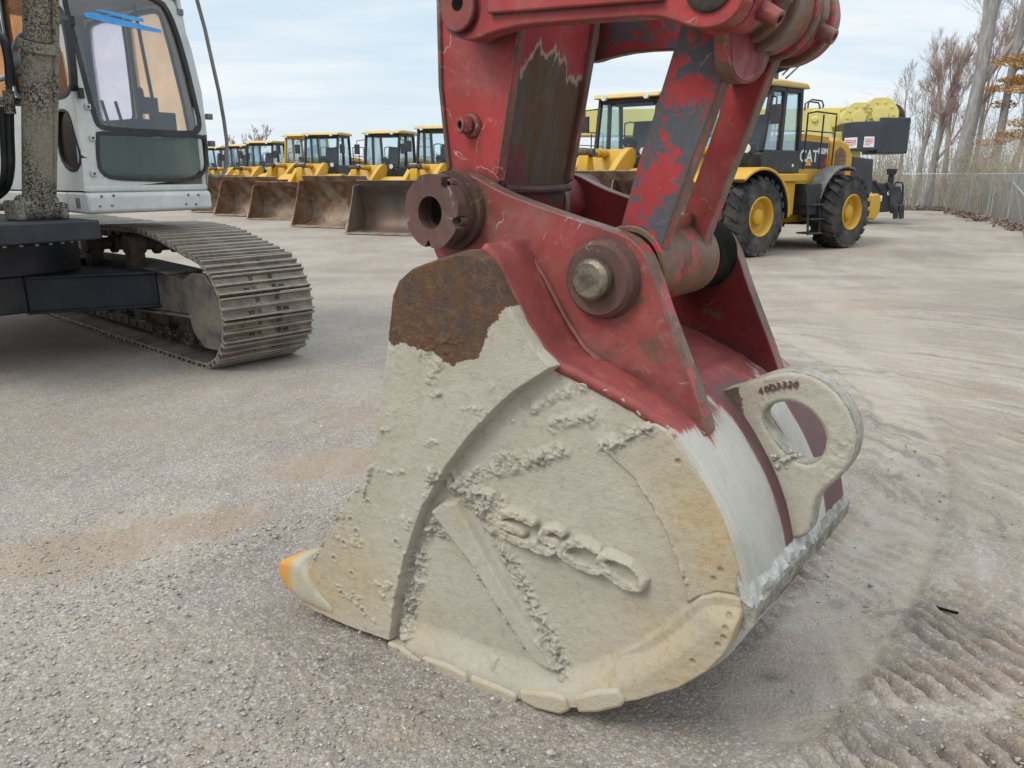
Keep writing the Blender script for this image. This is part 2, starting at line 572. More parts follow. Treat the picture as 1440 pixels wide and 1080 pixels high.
def mat_shell():
    b = NB('bucket_shell_paint')
    wh, pur = b.attr('white'), b.attr('purple')
    n2 = b.noise(14, 5, .7)
    n3 = b.noise(80, 4, .7)
    red = b.mix(b.step(b.noise(5, 5, .6), .35, .7), (.27, .062, .055), (.17, .04, .036))
    red = b.mix(b.step(n2, .52, .72, 0, .6), red, (.36, .11, .085))
    red = b.mix(b.step(n3, .55, .75, 0, .6), red, (.07, .04, .035))
    stv = b.map(scale=(1.2, 26, 1.2))
    st = b.noise(7, 6, .75, .2, vec=stv)
    wc = b.mix(b.step(st, .3, .7), (.40, .375, .325), (.48, .455, .405))
    wc = b.mix(b.step(b.noise(4, 6, .7), .45, .66, 0, .7), wc, (.33, .31, .27))
    wc = b.mix(b.step(n3, .5, .75, 0, .35), wc, (.27, .25, .225))
    wm = b.step(b.add(wh, b.add(b.mul(b.add(st, -.5), 1.5), b.mul(b.add(n2, -.5), .8))), .38, .62)
    c = b.mix(wm, red, wc)
    pm = b.step(b.add(pur, b.add(b.mul(b.add(st, -.5), 1.3), b.mul(b.add(n2, -.5), 1.2))), .30, .75)
    c = b.mix(b.mul(pm, .92), c, b.mix(n2, (.07, .04, .042), (.16, .09, .088)))
    h = b.add(b.mul(n3, .5), b.mul(st, .4))
    return b.done(c, .62, 0, b.bump(h, .35, .004), .3)
M['shell'] = mat_shell()

def mat_mudrough(name, c0, c1, bs=.9):
    b = NB(name)
    n = b.noise(26, 6, .72)
    n3 = b.noise(120, 4, .7)
    c = b.mix(b.step(n, .35, .68), c0, c1)
    c = b.mix(b.step(n3, .55, .72, 0, .4), c, tuple(v * .6 for v in c0))
    return b.done(c, .9, 0, b.bump(b.add(n, b.mul(n3, .5)), bs, .008), .12)
M['mudrough'] = mat_mudrough('crumbly_mud', (.27, .25, .205), (.42, .395, .34))
M['mudpale'] = mat_mudrough('pale_dry_mud', (.36, .35, .32), (.52, .51, .48))
M['lip'] = mat_mudrough('muddy_steel_lip', (.20, .18, .155), (.37, .345, .30))
def mat_tooth():
    b = NB('orange_painted_tooth')
    x, y, z = b.sep(b.oc())
    n = b.noise(25, 6, .75)
    org = b.mix(b.step(n, .35, .65), (.60, .27, .045), (.50, .27, .08))
    c = b.mix(b.step(b.add(x, b.mul(b.add(n, -.5), .16)), -1.19, -1.10), org, (.40, .36, .27))
    c = b.mix(b.step(b.add(z, b.mul(n, .06)), .062, .035), c, (.42, .29, .12))
    return b.done(c, .75, 0, b.bump(b.add(n, b.mul(b.noise(110, 4, .7), .5)), .8, .008), .2)
M['tooth'] = mat_tooth()
def mat_shroud():
    b = NB('yellowed_shroud')
    n = b.noise(18, 6, .75)
    c = b.mix(b.step(n, .42, .72), (.41, .365, .285), (.41, .315, .18))
    c = b.mix(b.step(b.noise(60, 5, .7), .52, .7, 0, .6), c, (.38, .36, .31))
    return b.done(c, .85, 0, b.bump(b.add(n, b.mul(b.noise(90, 4, .7), .6)), .7, .008), .2)
M['shroud'] = mat_shroud()

# other machines
M['white'] = painted('white_paint_dirty', (.60, .61, .59), (.50, .52, .51), rust=.05, scratch=.05, dust=.5, scale=.8, rough=.45, dustc=(.40, .38, .33))
M['yellow'] = painted('machine_yellow', (.58, .33, .025), (.52, .28, .02), rust=.1, scratch=.1, dust=.3, scale=.5, rough=.45, dustc=(.42, .33, .18))
M['yellow_pale'] = painted('crane_yellow', (.66, .57, .19), (.61, .51, .16), rust=-.8, scratch=.0, dust=.25, scale=.4, rough=.5, dustc=(.5, .47, .3))
M['black'] = simple('black_paint', (.012, .013, .016), (.03, .03, .034), 3, .5, 0, .1, 40, .2, (.13, .12, .11))
M['slate'] = simple('dark_slate_panel', (.028, .034, .045), (.045, .05, .06), 1.5, .5, 0, .1, 30, .15, (.12, .12, .12))
M['navy_mud'] = simple('muddy_frame', (.045, .042, .045), (.15, .125, .10), 4, .7, 0, .5, 50, .8, (.20, .165, .13))
M['yellow_dusty'] = painted('dusty_yellow_roof', (.56, .40, .12), (.52, .36, .09), rust=.05, scratch=.05, dust=.6, scale=.5, dustc=(.5, .42, .28))
M['navy'] = simple('dark_blue_frame', (.008, .011, .020), (.024, .025, .032), 2.5, .55, 0, .25, 50, .35, (.11, .095, .08))
M['rubber'] = simple('tyre_rubber', (.018, .018, .02), (.04, .039, .038), 3, .85, 0, .4, 40, .75, (.14, .125, .105), .2)
M['seal'] = simple('black_seal', (.012, .013, .015), (.025, .025, .028), 6, .5, 0, .05, 60, .2, (.12, .11, .1))
def mat_track():
    b = NB('worn_track_steel')
    n = b.noise(6, 6, .7, .3)
    f = b.noise(60, 4, .7)
    r = b.rand()
    c = b.mix(b.step(n, .35, .66), (.10, .075, .058), (.27, .225, .175))
    c = b.mix(b.mul(b.step(b.noise(4, 5, .7, vec=b.map(loc=(4, 2, 7))), .5, .64), .7), c, (.17, .085, .045))
    c = b.mix(b.mul(r, .45), c, (.30, .26, .205))
    c = b.mix(b.step(f, .5, .72, 0, .6), c, (.05, .038, .03))
    e = b.mul(b.edge(.012), b.step(f, .25, .5))
    c = b.mix(b.mul(e, .75), c, (.46, .42, .37))
    return b.done(c, .55, .2, b.bump(f, .5, .006), .35)
M['track'] = mat_track()
M['chain'] = simple('greasy_track_chain', (.035, .028, .024), (.10, .075, .055), 7, .7, .3, .6, 50, .4, (.17, .13, .1))
def mat_mudspatter():
    b = NB('mud_spattered_steel')
    n = b.noise(60, 4, .7, .5)
    c = b.mix(b.step(n, .44, .56), (.03, .027, .024), (.30, .27, .215))
    c = b.mix(b.step(b.noise(3, 4, .6), .4, .65, 0, .75), c, (.29, .26, .21))
    return b.done(c, .85, 0, b.bump(n, .9, .01), .2)
M['spatter'] = mat_mudspatter()
def mat_bucketrust():
    b = NB('rusty_bucket_steel')
    v = b.map(scale=(1, 1, 1.2))
    n = b.noise(1.3, 6, .65, .4, vec=v)
    n2 = b.noise(9, 5, .7)
    r = b.rand()
    c = b.mix(b.step(n, .35, .66), (.13, .068, .042), (.30, .19, .12))
    c = b.mix(b.step(b.noise(.9, 5, .6, vec=b.map(loc=(3, 1, 2))), .5, .66, 0, .75), c, (.33, .28, .225))
    c = b.mix(b.step(n2, .48, .74, 0, .55), c, (.06, .035, .028))
    return b.done(c, .62, .2, b.bump(n2, .3, .01), .3)
M['bucket'] = mat_bucketrust()
M['bucket_grey'] = simple('scoured_bucket_steel', (.09, .085, .085), (.19, .165, .15), 1.1, .6, .3, .3, 30, .7, (.20, .115, .065))
M['lipsteel'] = simple('cutting_edge', (.20, .11, .06), (.33, .23, .15), 3, .55, .3, .3, 40, .4, (.3, .27, .24))
def glass(name, tint, fac=.25, rough=.03, diff=None, dfac=0.0, fres=.9, film=False):
    b = NB(name)
    tr = b.n('ShaderNodeBsdfTransparent')
    tr.inputs[0].default_value = (*tint, 1)
    gl = b.n('ShaderNodeBsdfGlossy')
    gl.inputs['Roughness'].default_value = rough
    gl.inputs['Color'].default_value = (.9, .95, 1, 1)
    fr = b.n('ShaderNodeFresnel')
    fr.inputs['IOR'].default_value = 1.45
    mx = b.n('ShaderNodeMixShader')
    b.put(mx.inputs[0], b.math('ADD', b.mul(fr.outputs[0], fres), fac, clamp=True))
    b.nt.links.new(tr.outputs[0], mx.inputs[1])
    b.nt.links.new(gl.outputs[0], mx.inputs[2])
    res = mx.outputs[0]
    if diff:
        df = b.n('ShaderNodeBsdfTranslucent' if film else 'ShaderNodeBsdfDiffuse')
        df.inputs[0].default_value = (*diff, 1)
        m2 = b.n('ShaderNodeMixShader')
        b.put(m2.inputs[0], b.step(b.noise(4, 5, .65), .3, .7, dfac * .6, dfac * 1.3))
        b.nt.links.new(res, m2.inputs[1])
        b.nt.links.new(df.outputs[0], m2.inputs[2])
        res = m2.outputs[0]
    b.nt.links.new(res, b.out.inputs[0])
    return b.mat
M['glass'] = glass('cab_glass', (.94, .96, .96), .02, diff=(.42, .42, .40), dfac=.03)
M['glass_green'] = glass('green_tinted_glass', (.70, .80, .73), .02, diff=(.2, .25, .22), dfac=.05)
M['glass_peach'] = glass('peach_filmed_glass', (1.0, .85, .70), .0, diff=(.95, .62, .38), dfac=.34, fres=.12, film=True)
M['glass_pale'] = glass('pale_filmed_glass', (1.0, .95, .99), .0, diff=(.95, .86, .92), dfac=.3, fres=.12, film=True)
M['glass_amber'] = glass('brown_glass', (.34, .20, .13), .04, diff=(.12, .07, .05), dfac=.35)
M['glass_teal'] = glass('teal_cab_glass', (.90, .97, .98), .03, diff=(.3, .36, .36), dfac=.02, fres=.6)
M['tape'] = simple('blue_tape', (.06, .30, .68), (.10, .38, .76), 12, .7, 0, .2, 40)
M['lamp'] = simple('lamp_lens', (.55, .55, .52), (.7, .7, .68), 10, .2)
M['galv'] = simple('galvanised_steel', (.30, .32, .33), (.42, .44, .45), 9, .45, .5)
M['wire'] = simple('galvanised_wire', (.50, .54, .57), (.60, .63, .66), 3, .5, .2)
M['sign_white'] = simple('sign_white', (.72, .72, .74), (.66, .66, .68), 3, .5)
M['sign_red'] = simple('sign_red', (.60, .10, .11), (.52, .08, .09), 3, .5)
M['decal_white'] = simple('decal_white', (.76, .76, .75), (.70, .70, .69), 3, .5)
M['decal_orange'] = simple('decal_orange', (.75, .34, .03), (.70, .30, .02), 3, .5)
M['decal_red'] = simple('decal_red', (.35, .02, .02), (.30, .02, .02), 3, .5)
M['orange'] = simple('orange_plastic', (.72, .26, .02), (.62, .2, .02), 5, .5)
M['grey_trim'] = simple('grey_trim', (.10, .10, .10), (.17, .17, .165), 6, .6, 0, .2, 50, .3)
def mat_bark(name, c0, c1):
    b = NB(name)
    n = b.noise(3, 6, .7, .4, vec=b.map(scale=(2, 2, .4)))
    c = b.mix(b.step(n, .35, .68), c0, c1)
    return b.done(c, .9, 0, b.bump(n, .8, .04), .1)
M['bark'] = mat_bark('grey_bark', (.20, .19, .18), (.34, .325, .305))
M['twig'] = simple('twig_bark', (.25, .21, .19), (.36, .31, .28), .6, .9, 0, 0, 10)
M['twig_pink'] = simple('budding_twig', (.33, .235, .205), (.42, .32, .28), .5, .9, 0, 0, 10)
def mat_leaf(name, c0, c1):
    b = NB(name)
    n = b.noise(.8, 3, .6)
    return b.done(b.mix(b.step(n, .3, .7), c0, c1), .85, 0, None, .1)
M['leaf_orange'] = mat_leaf('orange_leaves', (.30, .16, .05), (.42, .24, .09))
M['brush'] = mat_leaf('dry_brush', (.30, .245, .195), (.42, .36, .29))
M['brush_green'] = mat_leaf('spring_brush', (.26, .26, .14), (.33, .31, .18))
M['litter'] = mat_leaf('leaf_litter', (.16, .11, .085), (.28, .22, .18))

def mat_ground():
    b = NB('gravel_yard')
    P = b.pos()
    dirt, trk, groove_shade, dark = b.attr('dirt'), b.attr('trail'), b.attr('groove_shade'), b.attr('spots_and_shade')
    big = b.noise(.35, 5, .6, vec=P)
    mid = b.noise(2.2, 6, .65, .3, vec=P)
    fine = b.noise(24, 5, .75, vec=P)
    v1 = b.vor(85, vec=P, out='Color')
    v1d = b.vor(85, vec=P)
    v2 = b.vor(210, vec=P, out='Color')
    v2d = b.vor(210, vec=P)
    g1 = b.sep(v1)[0]
    g2 = b.sep(v2)[1]
    c = b.mix(b.step(big, .36, .64), (.275, .218, .170), (.39, .315, .243))
    clump = b.noise(5, 8, .78, .3, vec=P)
    c = b.mix(b.step(clump, .52, .66, 0, .6), c, (.17, .147, .127))
    c = b.mix(b.step(clump, .46, .34, 0, .5), c, (.40, .355, .295))
    c = b.mix(b.step(mid, .4, .66, 0, .45), c, (.23, .205, .182))
    c = b.mix(b.step(b.noise(.9, 6, .7, vec=P), .48, .68, 0, .65), c, (.37, .325, .265))
    c = b.mix(b.step(b.noise(.5, 7, .75, vec=b.map(P, loc=(7, 3, 0))), .5, .62, 0, .45), c, (.33, .27, .205))
    c = b.mix(b.mul(b.step(b.add(dirt, b.add(b.add(b.mul(b.add(clump, -.5), 2.6), b.mul(b.add(mid, -.5), 2.2)), b.mul(b.add(fine, -.5), 1.2))), .2, .95), .8), c, b.mix(fine, (.27, .195, .13), (.34, .255, .175)))
    c = b.mix(b.mul(trk, .8), c, b.mix(fine, (.33, .272, .215), (.45, .38, .30)))
    c = b.mix(b.mul(groove_shade, b.step(fine, .3, .6, .6, 1)), c, (.10, .082, .067))  # shade of the print grooves painted into the soil colour
    c = b.mix(b.mul(dark, .6), c, (.11, .09, .075))
    stk, smk = b.attr('streak'), b.attr('smask')
    stk = b.add(stk, b.mul(b.add(clump, -.5), .5))
    c = b.mix(b.mul(b.step(stk, .52, .70), smk), c, (.405, .35, .292))
    c = b.mix(b.mul(b.step(stk, .46, .30), smk), c, (.17, .144, .125))
    # stones: some cells light, some dark
    soft = b.step(b.add(dirt, b.add(trk, b.mul(groove_shade, .6))), 0, 1, 1, .35)
    dist = b.n('ShaderNodeVectorMath', operation='LENGTH')
    b.put(dist.inputs[0], P)
    near = b.step(dist.outputs['Value'], 4, 16, 1, .4)
    soft = b.mul(soft, near)
    c = b.mix(b.mul(b.step(g1, .70, .97), b.mul(soft, .55)), c, (.50, .465, .42))
    c = b.mix(b.mul(b.step(g1, .3, .03), b.mul(soft, .45)), c, (.16, .15, .143))
    c = b.mix(b.mul(b.step(g2, .6, .98), b.mul(soft, .5)), c, (.42, .41, .40))
    c = b.mix(b.mul(b.step(g2, .3, .02), b.mul(soft, .4)), c, (.15, .14, .13))
    c = b.mix(b.mul(b.step(v1d, .4, .66), b.mul(soft, .35)), c, (.14, .125, .112))
    wav = b.noise(1.6, 6, .7, 0, vec=b.map(P, scale=(1, .22, 1), rot=(0, 0, -.9)))
    c = b.mix(b.step(wav, .5, .7, 0, .35), c, (.39, .36, .315))
    c = b.mix(b.step(wav, .42, .28, 0, .3), c, (.17, .155, .14))
    h = b.add(b.mul(v1d, -1.0), b.add(b.mul(v2d, -.55), b.add(b.mul(fine, .9), b.mul(b.noise(90, 3, .7, vec=P), .5))))
    return b.done(c, .92, 0, b.bump(h, .42, .010), .15)
M['ground'] = mat_ground()
def mat_stone():
    b = NB('loose_stone')
    r = b.attr('tone')
    c = b.ramp(r, [(0, (.20, .18, .165)), (.35, (.29, .265, .24)), (.75, (.39, .355, .315)), (1, (.55, .52, .48))])
    return b.done(c, .85, 0, b.bump(b.noise(120, 3, .6), .3, .003), .2)
M['stone'] = mat_stone()

# ------------------------------------------------------------------ light and sky
SUN_EL, SUN_AZ = radians(48), radians(238)      # azimuth measured from +Y towards +X
def make_world():
    w = bpy.data.worlds.new('World')
    SC.world = w
    w.use_nodes = True
    nt = w.node_tree
    nt.nodes.clear()
    N = nt.nodes.new
    L = nt.links.new
    out, bg = N('ShaderNodeOutputWorld'), N('ShaderNodeBackground')
    bg.inputs['Strength'].default_value = .135
    sky = N('ShaderNodeTexSky')
    sky.sky_type = 'NISHITA'
    sky.sun_disc = False
    sky.sun_elevation = SUN_EL
    sky.sun_rotation = SUN_AZ
    sky.air_density = 1.0
    sky.dust_density = 2.0
    tc = N('ShaderNodeTexCoord')
    sp = N('ShaderNodeSeparateXYZ')
    L(tc.outputs['Generated'], sp.inputs[0])
    def mth(op, a, b=None):
        m = N('ShaderNodeMath')
        m.operation = op
        for i, v in enumerate((a, b)):
            if v is None: continue
            if isinstance(v, (int, float)): m.inputs[i].default_value = v
            else: L(v, m.inputs[i])
        return m.outputs[0]
    zz = mth('ADD', mth('MAXIMUM', sp.outputs[2], 0.0), .16)
    cb = N('ShaderNodeCombineXYZ')
    L(mth('DIVIDE', sp.outputs[0], zz), cb.inputs[0])
    L(mth('DIVIDE', sp.outputs[1], zz), cb.inputs[1])
    def noise(scale, det, rough, sc=(1, 1, 1), loc=(0, 0, 0)):
        mp = N('ShaderNodeMapping')
        mp.inputs['Scale'].default_value = sc
        mp.inputs['Location'].default_value = loc
        L(cb.outputs[0], mp.inputs[0])
        n = N('ShaderNodeTexNoise')
        n.inputs['Scale'].default_value = scale
        n.inputs['Detail'].default_value = det
        n.inputs['Roughness'].default_value = rough
        L(mp.outputs[0], n.inputs['Vector'])
        return n.outputs['Fac']
    def step(v, a, b, lo=0, hi=1):
        m = N('ShaderNodeMapRange')
        m.interpolation_type = 'SMOOTHSTEP'
        L(v, m.inputs[0])
        for i, q in enumerate((a, b, lo, hi)): m.inputs[1 + i].default_value = q
        return m.outputs[0]
    def mix(f, a, b):
        m = N('ShaderNodeMix')
        m.data_type = 'RGBA'
        for i, v in ((0, f), (6, a), (7, b)):
            if isinstance(v, (int, float)): m.inputs[i].default_value = v
            elif isinstance(v, tuple): m.inputs[i].default_value = (*v, 1)
            else: L(v, m.inputs[i])
        return m.outputs[2]
    c1 = noise(.75, 6, .55, (.6, 1.0, 1), (1.2, .3, 0))
    c2 = noise(2.2, 6, .6, (.35, 1.0, 1), (4, 2, 0))
    cov = mth('ADD', mth('MULTIPLY', c1, .65), mth('MULTIPLY', c2, .35))
    # a veil of high cloud over the physical sky, thicker bands on top
    veil = mix(.84, sky.outputs[0], (5.2, 6.35, 7.3))
    cloud = mix(step(cov, .40, .62), veil, (6.7, 7.1, 7.3))
    grey = mix(step(c2, .60, .38, 0, .30), cloud, (5.1, 6.0, 6.8))
    hz = mix(step(sp.outputs[2], .16, .0, 0, .55), grey, (6.4, 6.95, 7.25))
    # an overcast dome is brighter overhead than near the horizon
    vm = N('ShaderNodeVectorMath')
    vm.operation = 'SCALE'
    L(hz, vm.inputs[0])
    L(step(sp.outputs[2], .25, .85, 1.0, 1.95), vm.inputs['Scale'])
    L(vm.outputs[0], bg.inputs[0])
    L(bg.outputs[0], out.inputs[0])
make_world()
sd = bpy.data.lights.new('sun', 'SUN')
sd.energy = 1.9
sd.angle = radians(22)
sd.color = (1, .95, .88)
sun = bpy.data.objects.new('sun', sd)
COL.objects.link(sun)
# direction towards the sun
_t = Vector((sin(SUN_AZ) * cos(SUN_EL), cos(SUN_AZ) * cos(SUN_EL), sin(SUN_EL)))
sun.rotation_euler = _t.to_track_quat('Z', 'Y').to_euler()
SC.view_settings.view_transform = 'Standard'
SC.view_settings.look = 'None'
SC.view_settings.exposure = 0
SC.view_settings.gamma = 1
SC.render.engine = 'CYCLES'
SC.cycles.max_bounces = 6
SC.cycles.diffuse_bounces = 3
SC.cycles.transparent_max_bounces = 16
SC.cycles.use_denoising = True
# ------------------------------------------------------------------ the muddy bucket and its red arm
O_B = gnd(790, 987)
HF = Frame(O_B, radians(-38))       # arm frame: x across the photo towards the bucket's back, y along the pins
SF = Frame(O_B, radians(-32))       # plane of the near side plate: the bucket tapers towards its back
TA = radians(6)
WT = 0.945                          # bucket width
def S2(px, py):
    q = SF.ony(px, py, 0)
    return (q.x, q.z)
def SL(pts): return [S2(*q) for q in pts]
def HL(pts, y): return [(HF.ony(a, b, y).x, HF.ony(a, b, y).z) for a, b in pts]
def side3(s_, z_, out=0.0):
    """point of the near side plate in the arm frame; out = towards the viewer's side"""
    return (s_ * cos(TA) + out * sin(TA), s_ * sin(TA) - out * cos(TA), z_)

arm = empty('excavator', O_B, radians(-38))
tag(arm, 'worn red excavator arm with its mud caked digging bucket set down on the gravel', 'excavator')

OUT = SL([(445, 790), (470, 745), (500, 692), (536, 642), (545, 560), (556, 480), (563, 412), (572, 390), (590, 374), (620, 363), (655, 352), (678, 352),
          (694, 360), (706, 376), (722, 410), (745, 455), (768, 490), (790, 512), (840, 538), (885, 562), (905, 582), (940, 602), (972, 645), (1000, 690),
          (1020, 730), (1034, 770), (1043, 805), (1048, 835), (1049, 862), (1040, 890), (1028, 912), (1005, 935), (965, 958), (910, 975), (850, 985), (800, 988),
          (740, 975), (680, 955), (610, 925), (565, 897), (500, 874), (450, 852), (432, 838)])
KP = 0.0024     # metres to one photo pixel on this plate

def plate_height(s, z):
    """relief of the caked side plate, in metres towards the viewer, and its dirt and tone masks"""
    wing = SL([(790, 512), (762, 530), (735, 548), (712, 568), (690, 590), (672, 610), (655, 632), (640, 652), (628, 674), (618, 692), (607, 706), (598, 730),
               (588, 762), (575, 805), (566, 850), (560, 900), (520, 960), (380, 880), (380, 760), (500, 300), (700, 300), (800, 480)])
    wx = s + .006 * (fbm(s * 9, z * 9, 3, 5) - .5)
    sdw = poly_sd(wx, z, wing)
    h = .046 * sstep(.004, -.006, sdw)
    band = SL([(850, 630), (880, 616), (908, 602), (1000, 560), (1150, 800), (1150, 845), (1050, 836), (1010, 829), (985, 836), (968, 846), (966, 826), (955, 788), (940, 750), (918, 708), (893, 670), (868, 648)])
    sdb = poly_sd(wx, z, band)
    h = np.maximum(h, .010 * sstep(.004, -.004, sdb))
    shoe = SL([(1150, 838), (1050, 838), (1010, 831), (988, 835), (968, 852), (932, 882), (897, 905), (862, 922), (830, 934), (800, 941), (760, 936), (700, 917), (640, 894), (600, 880), (566, 868), (540, 960), (700, 1100), (1150, 1100)])
    sds = poly_sd(wx, z, shoe)
    h = np.maximum(h, np.maximum(.046 * sstep(.015, -.085, sds), .018 * sstep(.003, -.004, sds) * sstep(.12, .32, s)))
    bar = SL([(611, 714), (628, 702), (648, 702), (668, 735), (695, 785), (725, 835), (760, 890), (794, 940), (775, 936), (757, 926), (735, 893), (700, 840), (665, 785), (635, 747)])
    h = np.maximum(h, .030 * sstep(.004, -.010, poly_sd(wx, z, bar)))
    # gentle sag of the recessed sheet
    h = h + .006 * (fbm(s * 3, z * 3, 3, 21) - .5)
    # crumbly mud
    rough = np.zeros_like(s)
    for pts, r, amp in [
        ([(655, 690), (690, 730), (715, 780), (740, 830), (765, 880), (795, 938)], 11, 1.0),
        ([(624, 668), (650, 690), (680, 702), (702, 712)], 14, 1.2),
        ([(618, 724), (606, 735), (600, 752), (612, 742), (632, 748)], 8, 1.1),
        ([(592, 778), (584, 815), (577, 850), (575, 880)], 13, 1.2),
        ([(655, 674), (700, 660), (742, 650), (788, 634)], 9, .8),
        ([(700, 645), (735, 640), (760, 640)], 6, .6),
        ([(690, 585), (720, 592)], 3, .4),
        ([(750, 575), (775, 561), (822, 543)], 6, .6), ([(780, 598), (800, 590), (832, 586)], 9, .6),
        ([(636, 750), (660, 785), (700, 850), (736, 906)], 3.5, .7),
        ([(848, 630), (880, 616), (914, 602)], 7, 1.1),
        ([(900, 680), (926, 722), (955, 780), (966, 815)], 2.5, .5),
        ([(796, 512), (830, 528), (852, 545), (882, 560), (905, 582)], 4, .8),
        ([(540, 632), (512, 672), (480, 728), (452, 782)], 3.5, .7),
        ([(535, 650), (525, 690), (522, 705)], 3, .6), ([(545, 655), (565, 660), (580, 656)], 2.5, .5),
        ([(550, 600), (570, 598)], 3, .5), ([(640, 490), (650, 498)], 3, .4), ([(615, 553), (632, 548)], 3, .6), ([(664, 570), (700, 575)], 4, .5),
        ([(700, 928), (740, 938)], 6, .4)]:
        d = line_d(s + .012 * (fbm(s * 40, z * 40, 3, 31) - .5), z + .012 * (fbm(s * 40 + 9, z * 40, 3, 33) - .5), SL(pts))
        rough = np.maximum(rough, amp * sstep(r * KP * 1.7, r * KP * .2, d + .010 * (fbm(s * 30 + r, z * 30, 3, 35) - .5)))
    rough = rough * (.35 + 1.1 * fbm(s * 26, z * 26, 3, 45))
    lump2 = fbm(s * 120, z * 120, 3, 51)
    cl_ = clods(s * 42, z * 42, 41)
    h = h + rough * (.001 + .015 * cl_ + .006 * (clods(s * 105, z * 105, 44) - .4))
    # wiped mud skin: fine horizontal drag marks
    skin = fbm(s * 14, z * 120, 4, 61)
    h = h + .0005 * (skin - .5) + .0022 * (fbm(s * 70, z * 70, 3, 71) - .5)
    # scattered crumbs on the wing
    cr = clods(s * 55, z * 55, 81) * sstep(.62, .74, fbm(s * 9, z * 14, 3, 83)) * sstep(.02, -.02, sdw) * sstep(1.18, 1.08, z)
    h = h + .006 * cr
    hr_ = np.zeros_like(s)
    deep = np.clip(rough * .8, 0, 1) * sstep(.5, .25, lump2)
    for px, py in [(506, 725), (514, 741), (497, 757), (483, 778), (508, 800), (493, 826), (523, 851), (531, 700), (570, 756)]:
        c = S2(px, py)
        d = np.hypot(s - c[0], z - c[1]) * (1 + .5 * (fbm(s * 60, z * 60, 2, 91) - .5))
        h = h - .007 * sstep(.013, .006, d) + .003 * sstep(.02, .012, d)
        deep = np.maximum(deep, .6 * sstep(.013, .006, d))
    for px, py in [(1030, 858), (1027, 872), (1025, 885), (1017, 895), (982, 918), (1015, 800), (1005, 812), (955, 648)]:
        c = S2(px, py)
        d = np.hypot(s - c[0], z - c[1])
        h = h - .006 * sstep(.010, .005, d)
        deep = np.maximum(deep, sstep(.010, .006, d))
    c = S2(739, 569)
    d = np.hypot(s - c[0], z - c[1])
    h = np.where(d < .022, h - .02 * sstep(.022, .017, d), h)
    pale = sstep(.02, .016, d)  # light through the hole, painted as a pale recess
    rustp = SL([(540, 472), (562, 474), (575, 480), (588, 483), (602, 482), (618, 490), (632, 499), (650, 509), (662, 504), (678, 495), (690, 480), (700, 462), (712, 446), (722, 428), (738, 420), (780, 300), (500, 300)])
    rust = sstep(.035, -.03, poly_sd(s, z, rustp) + .035 * (fbm(s * 22, z * 22, 3, 101) - .5))
    def blob(px, py, r, k=1.0):
        c = S2(px, py)
        return k * np.exp(-((s - c[0]) ** 2 + (z - c[1]) ** 2) / (r * r))
    yel = np.maximum.reduce([blob(440, 810, .22), blob(500, 800, .2, .6), blob(1025, 790, .14), blob(1000, 730, .13, .8), blob(960, 660, .12, .5), blob(1030, 870, .08, 1),
                             blob(975, 925, .2, .8), blob(880, 960, .15, .55), blob(600, 890, .12, .4), blob(690, 710, .03, .5), blob(655, 722, .04, .5)])
    yel = yel * sstep(.9, .3, rough)
    return h, rust, np.clip(yel, 0, 1), pale, np.clip(deep, 0, 1)

def height_sheet(name, outline, step, hfun, mat, parent, rim=.010, base=0.0, label=None):
    """dense relief sheet cut to an outline on the near side plate"""
    xs, zs = [p[0] for p in outline], [p[1] for p in outline]
    gx = np.arange(min(xs) - step, max(xs) + 2 * step, step)
    gz = np.arange(min(zs) - step, max(zs) + 2 * step, step)
    S_, Z_ = np.meshgrid(gx, gz, indexing='ij')
    sd_ = poly_sd(S_, Z_, outline)
    ins = sd_ < 0
    cell = ins[:-1, :-1] | ins[1:, :-1] | ins[1:, 1:] | ins[:-1, 1:]
    idx = np.arange(S_.size).reshape(S_.shape)
    Q = np.stack([idx[:-1, :-1], idx[1:, :-1], idx[1:, 1:], idx[:-1, 1:]], -1)[cell]
    used = np.unique(Q)
    s, z, sd = S_.ravel()[used], Z_.ravel()[used], sd_.ravel()[used]
    outm = sd > 0        # pull the ragged border onto the outline
    if outm.any():
        so, zo = s[outm], z[outm]
        best, bx, bz = np.full(so.shape, 9.), so.copy(), zo.copy()
        n = len(outline)
        for i in range(n):
            a, b = outline[i], outline[(i + 1) % n]
            dx, dz = b[0] - a[0], b[1] - a[1]
            t = np.clip(((so - a[0]) * dx + (zo - a[1]) * dz) / (dx * dx + dz * dz + 1e-12), 0, 1)
            qx, qz = a[0] + t * dx, a[1] + t * dz
            d = np.hypot(so - qx, zo - qz)
            k = d < best
            best[k], bx[k], bz[k] = d[k], qx[k], qz[k]
        s[outm], z[outm] = bx, bz
    sd = np.minimum(sd, 0)
    h, at = hfun(s, z, sd)
    if rim: h = h * sstep(0, rim, -sd) ** .5
    h = h + base
    V = np.stack([s * cos(TA) + h * sin(TA), s * sin(TA) - h * cos(TA), z], -1)
    remap = np.zeros(S_.size, np.int64)
    remap[used] = np.arange(len(used))
    return np_mesh(name, V, remap[Q][:, ::-1], mat, parent, at, label=label)

